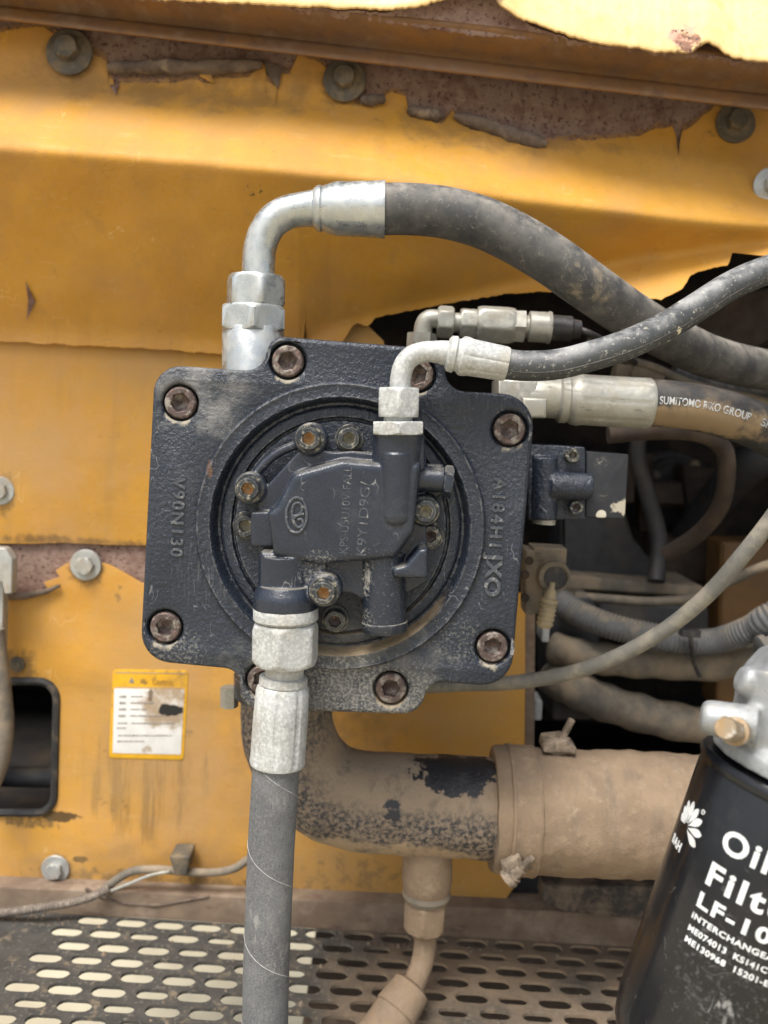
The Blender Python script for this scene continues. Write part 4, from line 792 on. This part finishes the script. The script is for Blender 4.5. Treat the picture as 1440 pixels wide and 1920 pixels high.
def tbolt(u0, v0, u1, v1, y):
    s_ = S(y); m_ = MB(); m_.spin(P(u0, v0, y), P(u1, v1, y), [(0, 20 * s_), (.12, 21 * s_), (.2, 17 * s_), (.22, 19 * s_), (.27, 19 * s_), (.28, 13 * s_, 'h'), (.52, 13 * s_, 'h'), (.53, 7 * s_)] + [(.55 + k * .022, (7.4 if k % 2 else 6.2) * s_) for k in range(20)] + [(1, 5 * s_)], 30); return m_
q = tbolt(1040, 1412, 1073, 1348, yk); pxplate(q, [(1018, 1412, 4), (1022, 1392, 5), (1060, 1388, 6), (1082, 1404, 4), (1080, 1416, 3)], yk - .012, yk + .012, .002); build('clamp_bolt', q, M_clamp, bd)
q = tbolt(950, 1650, 1000, 1606, yk - .055); q.plate(xz([(950, 1585), (1000, 1587), (996, 1630), (946, 1628)], yk - .048), [], yk - .050, yk - .045, .001); pxplate(q, [(940, 1622, 4), (976, 1600, 5), (985, 1640, 6), (960, 1662, 6), (944, 1655, 4)], yk - .058, yk - .036, .003); build('clamp_bolt', q, M_clamp, bd)

# ------------------------------------------------------------------ right: cables, conduits, sensor and what stands deep in the bay
q = MB(); pts = [(800, 1287, .17), (880, 1283, .165), (960, 1280, .15), (1060, 1264, .13), (1150, 1234, .11), (1245, 1182, .09), (1330, 1112, .07), (1395, 1038, .05), (1450, 968, .04), (1510, 880, .03), (1640, 690, .03)]
q.tube(spl([P(*p) for p in pts], 8), lambda t: .0066, 20); tag(build('grey_tube', q, M_gtube), 'long thin grey tube rising diagonally across the conduits to the right edge', 'tube')
def corr(path, r, pitch, depth=.06, n=20):
    p = spl(path, 40); L_ = 0; out = [p[0]]; step = pitch / 4; acc = 0
    for a_, b_ in zip(p, p[1:]):
        d = (b_ - a_).length
        while acc + d >= step: f_ = (step - acc) / d; a_ = a_.lerp(b_, f_); out.append(a_.copy()); d = (b_ - a_).length; acc = 0
        acc += d
    m_ = MB(); N_ = len(out); m_.tube(out, 1, n, True, lambda i, q_, f_: r * (1 + (depth if i % 4 in (0, 1) else -depth))); return m_
yc = .30; s3 = S(yc)
q = corr([P(1050, 1128, yc + .02), P(1085, 1150, yc), P(1140, 1172, yc - .02), P(1220, 1192, yc - .03), P(1290, 1204, yc - .03), P(1350, 1200, yc - .03), P(1410, 1178, yc - .05), P(1480, 1140, yc - .07), P(1800, 1020, yc - .05)], 24 * s3, .0042, .045)
tag(build('ribbed_conduit', q, M_ghose), 'grey ribbed conduit, uppermost of the three bundled at the right', 'conduit')
def wrapped(path, r, seed):
    m_ = MB(); p = spl(path, 10); m_.tube(p, 1, 22, True, lambda i, q_, f_: r * (1 + .05 * math.sin(i * .8 + seed) + .04 * noise.noise(V((i * .3, q_, seed))))); return m_
tag(build('wrapped_hose', wrapped([P(1040, 1215, yc + .02), P(1090, 1228, yc), P(1160, 1238, yc), P(1240, 1243, yc), P(1330, 1246, yc), P(1420, 1232, yc - .02), P(1500, 1215, yc - .03), P(1800, 1180, yc - .03)], 31 * s3, 1), M_dhose), 'dusty brown tape-wrapped hose just under the grey ribbed conduit', 'hose')
tag(build('wrapped_hose', wrapped([P(1035, 1270, yc + .03), P(1075, 1290, yc), P(1130, 1315, yc), P(1210, 1340, yc), P(1300, 1358, yc), P(1380, 1362, yc), P(1480, 1360, yc), P(1800, 1350, yc)], 36 * s3, 4), M_dhose), 'thicker dusty brown hose, lowest of the bundle beside the oil filter', 'hose')
q = MB(); q.tube(spl([P(1272, 1184, yc - .05), P(1292, 1188, yc - .056), P(1296, 1210, yc - .055), P(1300, 1240, yc - .045), P(1312, 1268, yc - .04)], 6), .0022, 8); q.box(P(1280, 1182, yc - .06), P(1308, 1192, yc - .05), .0006); tag(build('cable_tie', q, M_black), 'black cable tie around the ribbed conduit', 'cable tie')
q = MB(); pxplate(q, [(1028, 1122, 8), (1110, 1118, 12), (1130, 1160, 10), (1112, 1352, 8), (1034, 1352, 8)], yc + .03, yc + .12, .004); tag(build('junction_box', q, M_duct), 'dark grey junction box the conduits come out of', 'box')
for k, (v_, u_) in enumerate(((1184, 1022), (1330, 1008))):
    q = MB(); q.plate(xz(fillet([(u_ - 6, v_ - 18, 3), (u_ + 8, v_ - 18, 3), (u_ + 6, v_ + 18, 3), (u_ - 8, v_ + 18, 3)], 3), yc), [], yc - .005, yc + .03, .001); tag(build('white_clip', q, M_oxid), ('small white clip above the grey tube beside the bay opening', 'small white clip below the grey tube beside the bay opening')[k], 'clip')
# dark plastic duct with curved edge
q = MB(); pxplate(q, [(1050, 940, 4), (1170, 950, 10), (1190, 1010, 60), (1245, 1080, 30), (1250, 1098, 3), (1050, 1098, 3)], .42, .50, .006); tag(build('air_duct', q, M_duct), 'dark grey duct with curved edge deep in the bay', 'duct')
q = MB(); pxplate(q, [(1060, 1078, 4), (1320, 1100, 4), (1320, 1122, 3), (1060, 1106, 3)], .38, .48, .003); tag(build('dusty_shelf', q, M_dhose), 'dusty narrow shelf below the dark duct', 'shelf')
q = MB(); pxplate(q, [(1120, 1126, 4), (1330, 1140, 6), (1330, 1200, 4), (1120, 1190, 4)], .36, .44, .004); tag(build('cover_box', q, M_duct), 'flat dark box under the dusty shelf', 'box')
q = MB(); q.tube(spl([P(1140, 815, .2), P(1230, 808, .2), P(1310, 812, .2), P(1355, 840, .21), P(1362, 890, .22), P(1350, 950, .24), P(1310, 1000, .27), P(1250, 1040, .3)], 8), 17 * S(.2), 18); tag(build('looped_hose', q, M_brn), 'thin muddy hose looping back under the printed pressure hose', 'hose')
q = MB(); q.tube(spl([P(1260, 700, .3), P(1330, 728, .3), P(1400, 742, .3), P(1520, 750, .3), P(1850, 760, .3)], 8), 22 * S(.3), 18); tag(build('shaded_hose', q, M_rub), 'shaded dark hose between the arching hose and the printed hose', 'hose')
q = MB(); q.tube(spl([P(1290, 1010, .56), P(1340, 940, .5), P(1400, 875, .42), P(1450, 850, .4), P(1540, 840, .4), P(1850, 830, .4)], 8), 40 * S(.33), 22); tag(build('bay_hose', q, M_duct), 'thick dark hose end at the right edge below the printed hose', 'hose')
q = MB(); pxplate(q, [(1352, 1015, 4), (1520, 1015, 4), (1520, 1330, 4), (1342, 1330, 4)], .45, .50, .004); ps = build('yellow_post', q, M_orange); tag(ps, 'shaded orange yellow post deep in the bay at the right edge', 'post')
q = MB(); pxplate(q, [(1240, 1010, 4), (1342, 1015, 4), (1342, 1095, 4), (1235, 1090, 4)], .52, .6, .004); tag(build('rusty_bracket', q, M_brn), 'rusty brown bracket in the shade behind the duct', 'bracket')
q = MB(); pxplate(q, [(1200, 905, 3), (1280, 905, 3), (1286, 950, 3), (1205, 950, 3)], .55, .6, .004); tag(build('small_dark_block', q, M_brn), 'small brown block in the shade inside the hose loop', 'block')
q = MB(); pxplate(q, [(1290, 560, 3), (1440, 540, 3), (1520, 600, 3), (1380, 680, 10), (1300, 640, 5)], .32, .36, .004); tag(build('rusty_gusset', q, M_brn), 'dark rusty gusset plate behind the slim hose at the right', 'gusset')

for lab, pts, rp, m_ in (
    ('brown dusty wire crossing the black bay above the printed hose', [(1100, 640, .3), (1160, 668, .29), (1230, 690, .28), (1300, 720, .28), (1390, 742, .28), (1500, 760, .28), (1850, 790, .28)], 7, M_dhose),
    ('dark ribbed hose dropping behind the coil plate', [(1200, 790, .4), (1195, 860, .4), (1215, 930, .4), (1235, 1010, .38), (1230, 1090, .36)], 17, M_duct),
    ('dusty hose lying on top of the flat dark box', [(1080, 1118, .34), (1150, 1124, .33), (1230, 1128, .32), (1310, 1118, .3), (1380, 1085, .28), (1470, 1050, .26), (1800, 960, .26)], 9, M_dhose)):
    q = MB(); q.tube(spl([P(*p) for p in pts], 8), rp * S(.33), 14); tag(build('bay_wire' if rp < 8 else 'bay_hose', q, m_), lab, 'wire' if rp < 8 else 'hose')
q = MB(); q.spin(P(1425, 1228, .22), P(1462, 1218, .22), [(0, 30 * S(.22)), (.1, 36 * S(.22)), (.4, 36 * S(.22)), (.42, 30 * S(.22)), (1, 30 * S(.22))], 36); tag(build('hose_socket', q, M_ghose), 'grey socket end of the wrapped hose at the right edge', 'fitting')
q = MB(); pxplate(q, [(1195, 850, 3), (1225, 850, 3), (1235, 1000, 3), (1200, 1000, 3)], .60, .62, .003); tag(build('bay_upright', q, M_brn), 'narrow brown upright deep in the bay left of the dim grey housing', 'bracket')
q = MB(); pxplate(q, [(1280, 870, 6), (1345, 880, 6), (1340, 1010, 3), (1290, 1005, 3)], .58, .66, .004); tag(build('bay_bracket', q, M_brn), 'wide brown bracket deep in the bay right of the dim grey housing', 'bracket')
en = thing('pump_housing', P(1270, 1000, .6), 'dim grey ribbed housing at the back of the bay inside the hose loop', 'housing')
q = MB(); p_ = P(1275, 930, .62); q.spin(p_ + V((0, .1, 0)), p_, [(0, .06), (.5, .06), (.52, .05), (.7, .05), (.72, .056), (.9, .056), (1, .045)], 40); build('round_end', q, M_duct, en)
for k in range(5):
    a_ = k * 1.2566; q = MB(); c_ = p_ + V((.048 * math.cos(a_), .004, .048 * math.sin(a_))); q.spin(c_, c_ + V((0, -.012, 0)), [(0, .006, 'h'), (1, .006, 'h')], 12); build('bolt', q, M_dhose, en)
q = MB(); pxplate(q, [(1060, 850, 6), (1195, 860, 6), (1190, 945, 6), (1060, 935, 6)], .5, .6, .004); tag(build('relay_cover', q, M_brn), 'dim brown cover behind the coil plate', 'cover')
q = MB(); q.spin(P(1150, 700, .34), P(1240, 716, .34), [(0, 20 * S(.34)), (.3, 20 * S(.34)), (.31, 26 * S(.34), 'h'), (.6, 26 * S(.34), 'h'), (.61, 18 * S(.34)), (1, 18 * S(.34))], 36); tag(build('dim_fitting', q, M_dhose), 'dim hex fitting in the dark between the slim hose and the printed hose', 'fitting')
ss = thing('level_sensor', P(1035, 1170, .16), 'round capped sensor with ribbed yellowed boot at the motor right side', 'sensor'); y5 = .16; s5 = S(y5)
q = MB(); pxplate(q, [(985, 1030, 4), (1022, 1034, 4), (1016, 1150, 4), (985, 1155, 4)], y5, y5 + .03, .002); q.box(P(1000, 1026, y5), P(1050, 1052, y5 + .03), .002); build('bracket', q, M_dhose, ss)
for u, v in ((993, 1052), (985, 1078), (985, 1122)): q = MB(); fcyl(q, u, v, y5 - .002, y5 + .002, 8); build('screw', q, M_brn, ss)
q = MB(); p = P(1040, 1082, y5 - .012); q.spin(p + V((0, .03, 0)), p, [(0, 31 * s5), (.92, 31 * s5), (1, 29 * s5), (1, 25 * s5), (.93, 24 * s5), (.92, 2 * s5)], 40); build('round_cap', q, M_dhose, ss)
q = MB(); q.spin(P(1036, 1092, y5 - .02), P(1020, 1176, y5 - .02), [(0, 5 * s5), (.12, 6 * s5), (.2, 10 * s5), (.35, 13 * s5), (.36, 17 * s5), (.44, 17 * s5), (.45, 14 * s5), (.5, 17 * s5), (.55, 14 * s5), (.6, 17 * s5), (.65, 14 * s5), (.7, 17 * s5), (.75, 14 * s5), (.8, 17 * s5), (.86, 14 * s5), (.92, 16 * s5), (1, 12 * s5)], 28); build('ribbed_boot', q, M_boot, ss)
q = MB(); fcyl(q, 1041, 1083, y5 - .0102, y5 - .004, 23); build('cap_face', q, M_black, ss)

# braided cable over the rail, with clip
cb = thing('braided_cable', P(200, 1690, .2), 'thin braided cable running along the rail at lower left', 'cable')
q = corr([P(-60, 1712, .205), P(0, 1712, .205), P(60, 1704, .205), P(120, 1695, .21), P(170, 1682, .215), P(205, 1665, .22)], 8.5 * S(.2), .0030, .09, 14); build('braid', q, M_cable, cb)
q = MB(); q.tube(spl([P(u, v, .228) for u, v in ((195, 1668), (225, 1645), (255, 1632), (300, 1630), (345, 1634), (400, 1636), (440, 1628), (470, 1610), (520, 1600))], 7), .0042, 14); build('sheath', q, M_dhose, cb)
q = MB(); q.tube(spl([P(u, v, .222) for u, v in ((205, 1672), (240, 1658), (280, 1642), (318, 1634))], 6), .0017, 10); build('bare_wire', q, M_dullz, cb)
q = MB(); q.plate(xz(fillet([(318, 1602, 4), (358, 1602, 4), (352, 1638, 4), (330, 1640, 4)], 3), .222), [], .218, .245, .002); build('clip', q, M_washd, cb)

# ------------------------------------------------------------------ oil filter and its head
yf = -.150; sf = S(yf)
f0 = P(1500, 1456, yf); f1 = P(1352, 1864, yf)              # axis, top and further down
AX = (f1 - f0).normalized(); RF = 183 * sf; LF = .19
of = thing('oil_filter', f0 + AX * LF, 'glossy black spin-on oil filter with white lettering at lower right', 'oil filter')
q = MB(); q.spin(f0, f0 + AX * LF, [(0, RF * .93), (0, RF * 1.0), (.010, RF * 1.02), (.022, RF * 1.024), (.034, RF * 1.016), (.038, RF * .99), (.046, RF * .99), (.056, RF), (.86, RF), (.93, RF * .97), (.97, RF * .90), (1, RF * .75)], 96); can = build('can', q, M_blk, of)
fa = V((0, -1, 0)); fa = (fa - AX * fa.dot(AX)).normalized(); fb = AX.cross(fa)
if fb.x < 0: fb = -fb
def onf(t0, h0, rot=0.0, dr=.00025):
    """t0 arc position (metres, 0 faces -Y, + to the right), h0 distance below the top; text up = towards the top"""
    def fn(x, y, z):
        a_ = (t0 + x) / RF; return f0 + AX * (h0 - y) + (fa * math.cos(a_) + fb * math.sin(a_)) * (RF + dr + z)
    return fn
def arcpos(u, v):
    """arc position and height of the visible can surface under a pixel"""
    d = ray(u, v); o = CAM - f0; dp = d - AX * d.dot(AX); op = o - AX * o.dot(AX)
    A2 = dp.dot(dp); B2 = 2 * dp.dot(op); C2 = op.dot(op) - RF * RF; D2 = B2 * B2 - 4 * A2 * C2
    t = (-B2 - math.sqrt(max(0, D2))) / (2 * A2); p = CAM + d * t - f0; h = p.dot(AX); rr = p - AX * h
    return RF * math.atan2(rr.dot(fb), rr.dot(fa)), h
def ftext(s_, u, v, size, bold=0, fit=None, spacing=1.0):
    t0, h0 = arcpos(u, v); build('lettering', text(s_, size, .00006, onf(t0, h0), bold=bold, fit=fit, spacing=spacing, sub=.004), M_print, can)
px = sf
ftext('Oil', 1350, 1590, 60 * px, .00055, fit=88 * px, spacing=1.18)
ftext('Filter', 1323, 1654, 60 * px, .00055, fit=184 * px, spacing=1.22)
ftext('LF-10', 1306, 1696, 39 * px, .0004, fit=136 * px, spacing=1.2)
ftext('INTERCHANGEABLE', 1297, 1719, 15.5 * px, .00014, fit=184 * px, spacing=1.1)
ftext('ME074013  KS141C', 1290, 1742, 15.5 * px, .00014, fit=148 * px, spacing=1.1)
ftext('ME130968  15201-E', 1284, 1763, 15.5 * px, .00014, fit=156 * px, spacing=1.1)
ftext('BAH', 1261, 1576, 24 * px, .0003, fit=50 * px, spacing=1.15)
# flower emblem: eight petals spread like a fan
t0, h0 = arcpos(1287, 1550)
q = MB()
for ang, ln in ((-75, 30), (-52, 36), (-28, 42), (-2, 44), (24, 44), (50, 44), (80, 42), (112, 40)):
    pts = []
    for k in range(18):
        f_ = k / 17; hw = 7.2 * math.sin(math.pi * f_ ** 1.7) ** .8 + .4
        pts.append((8 + ln * f_, hw))
    loop = pts + [(x, -w_) for x, w_ in pts[::-1]]
    a_ = R(ang); ring = [onf(t0, h0)((x * math.sin(a_) + y * math.cos(a_)) * px * 1.05, (x * math.cos(a_) - y * math.sin(a_)) * px, .0001) for x, y in loop]
    n_ = len(pts); q.add(ring, [(i, i + 1, 2 * n_ - 2 - i, 2 * n_ - 1 - i) for i in range(n_ - 1)])
build('emblem', q, M_print, can, solid=.0001)
t0, h0 = arcpos(1319, 1523); q = MB(); q.tube([onf(t0, h0)(4 * px * math.cos(t), 4 * px * math.sin(t), 0) for t in (2 * math.pi * k / 16 for k in range(17))], .0003, 6, False); build('registered_mark', q, M_print, can)

fh = thing('filter_head', f0, 'silver cast aluminium filter head on top of the oil filter', 'filter head'); yh = yf
q = MB()
q.spin(f0 - AX * .002, f0 - AX * .03, [(0, RF * .93), (.3, RF * .93), (.6, RF * .80), (1, RF * .66)], 48)
q.plate(xz(fillet([(1412, 1318, 20), (1432, 1268, 24), (1462, 1236, 20), (1600, 1200, 10), (1640, 1420, 10), (1440, 1440, 10), (1400, 1398, 24)]), yh - .02), [], yh - .022, yh + .008, .010)
q.spin(P(1450, 1405, yh - .012), P(1452, 1250, yh - .012), [(0, 62 * sf), (.5, 52 * sf), (1, 44 * sf)], 40)
q.spin(P(1420, 1360, yh - .022), P(1312, 1342, yh - .012), [(0, 36 * sf), (.75, 33 * sf), (.90, 31 * sf), (.97, 25 * sf), (1, 14 * sf)], 32)
q.spin(P(1450, 1296, yh - .01), P(1384, 1270, yh - .01), [(0, 31 * sf), (.8, 29 * sf), (.93, 26 * sf), (1, 15 * sf)], 32)
build('casting', q, M_alu, fh, remesh=.0012, smooth=6, ang=0)
q = MB(); pb = P(1380, 1372, yh - .030); q.spin(pb, P(1360, 1365, yh - .050), [(0, 26 * sf), (.2, 26 * sf), (.21, 19 * sf, 'h'), (.92, 19 * sf, 'h'), (1, 18 * sf)], 36, .3); build('hex_bolt', q, M_brass, fh)
print('objects', len(bpy.data.objects), 'tris', sum(len(m_.polygons) for m_ in bpy.data.meshes))
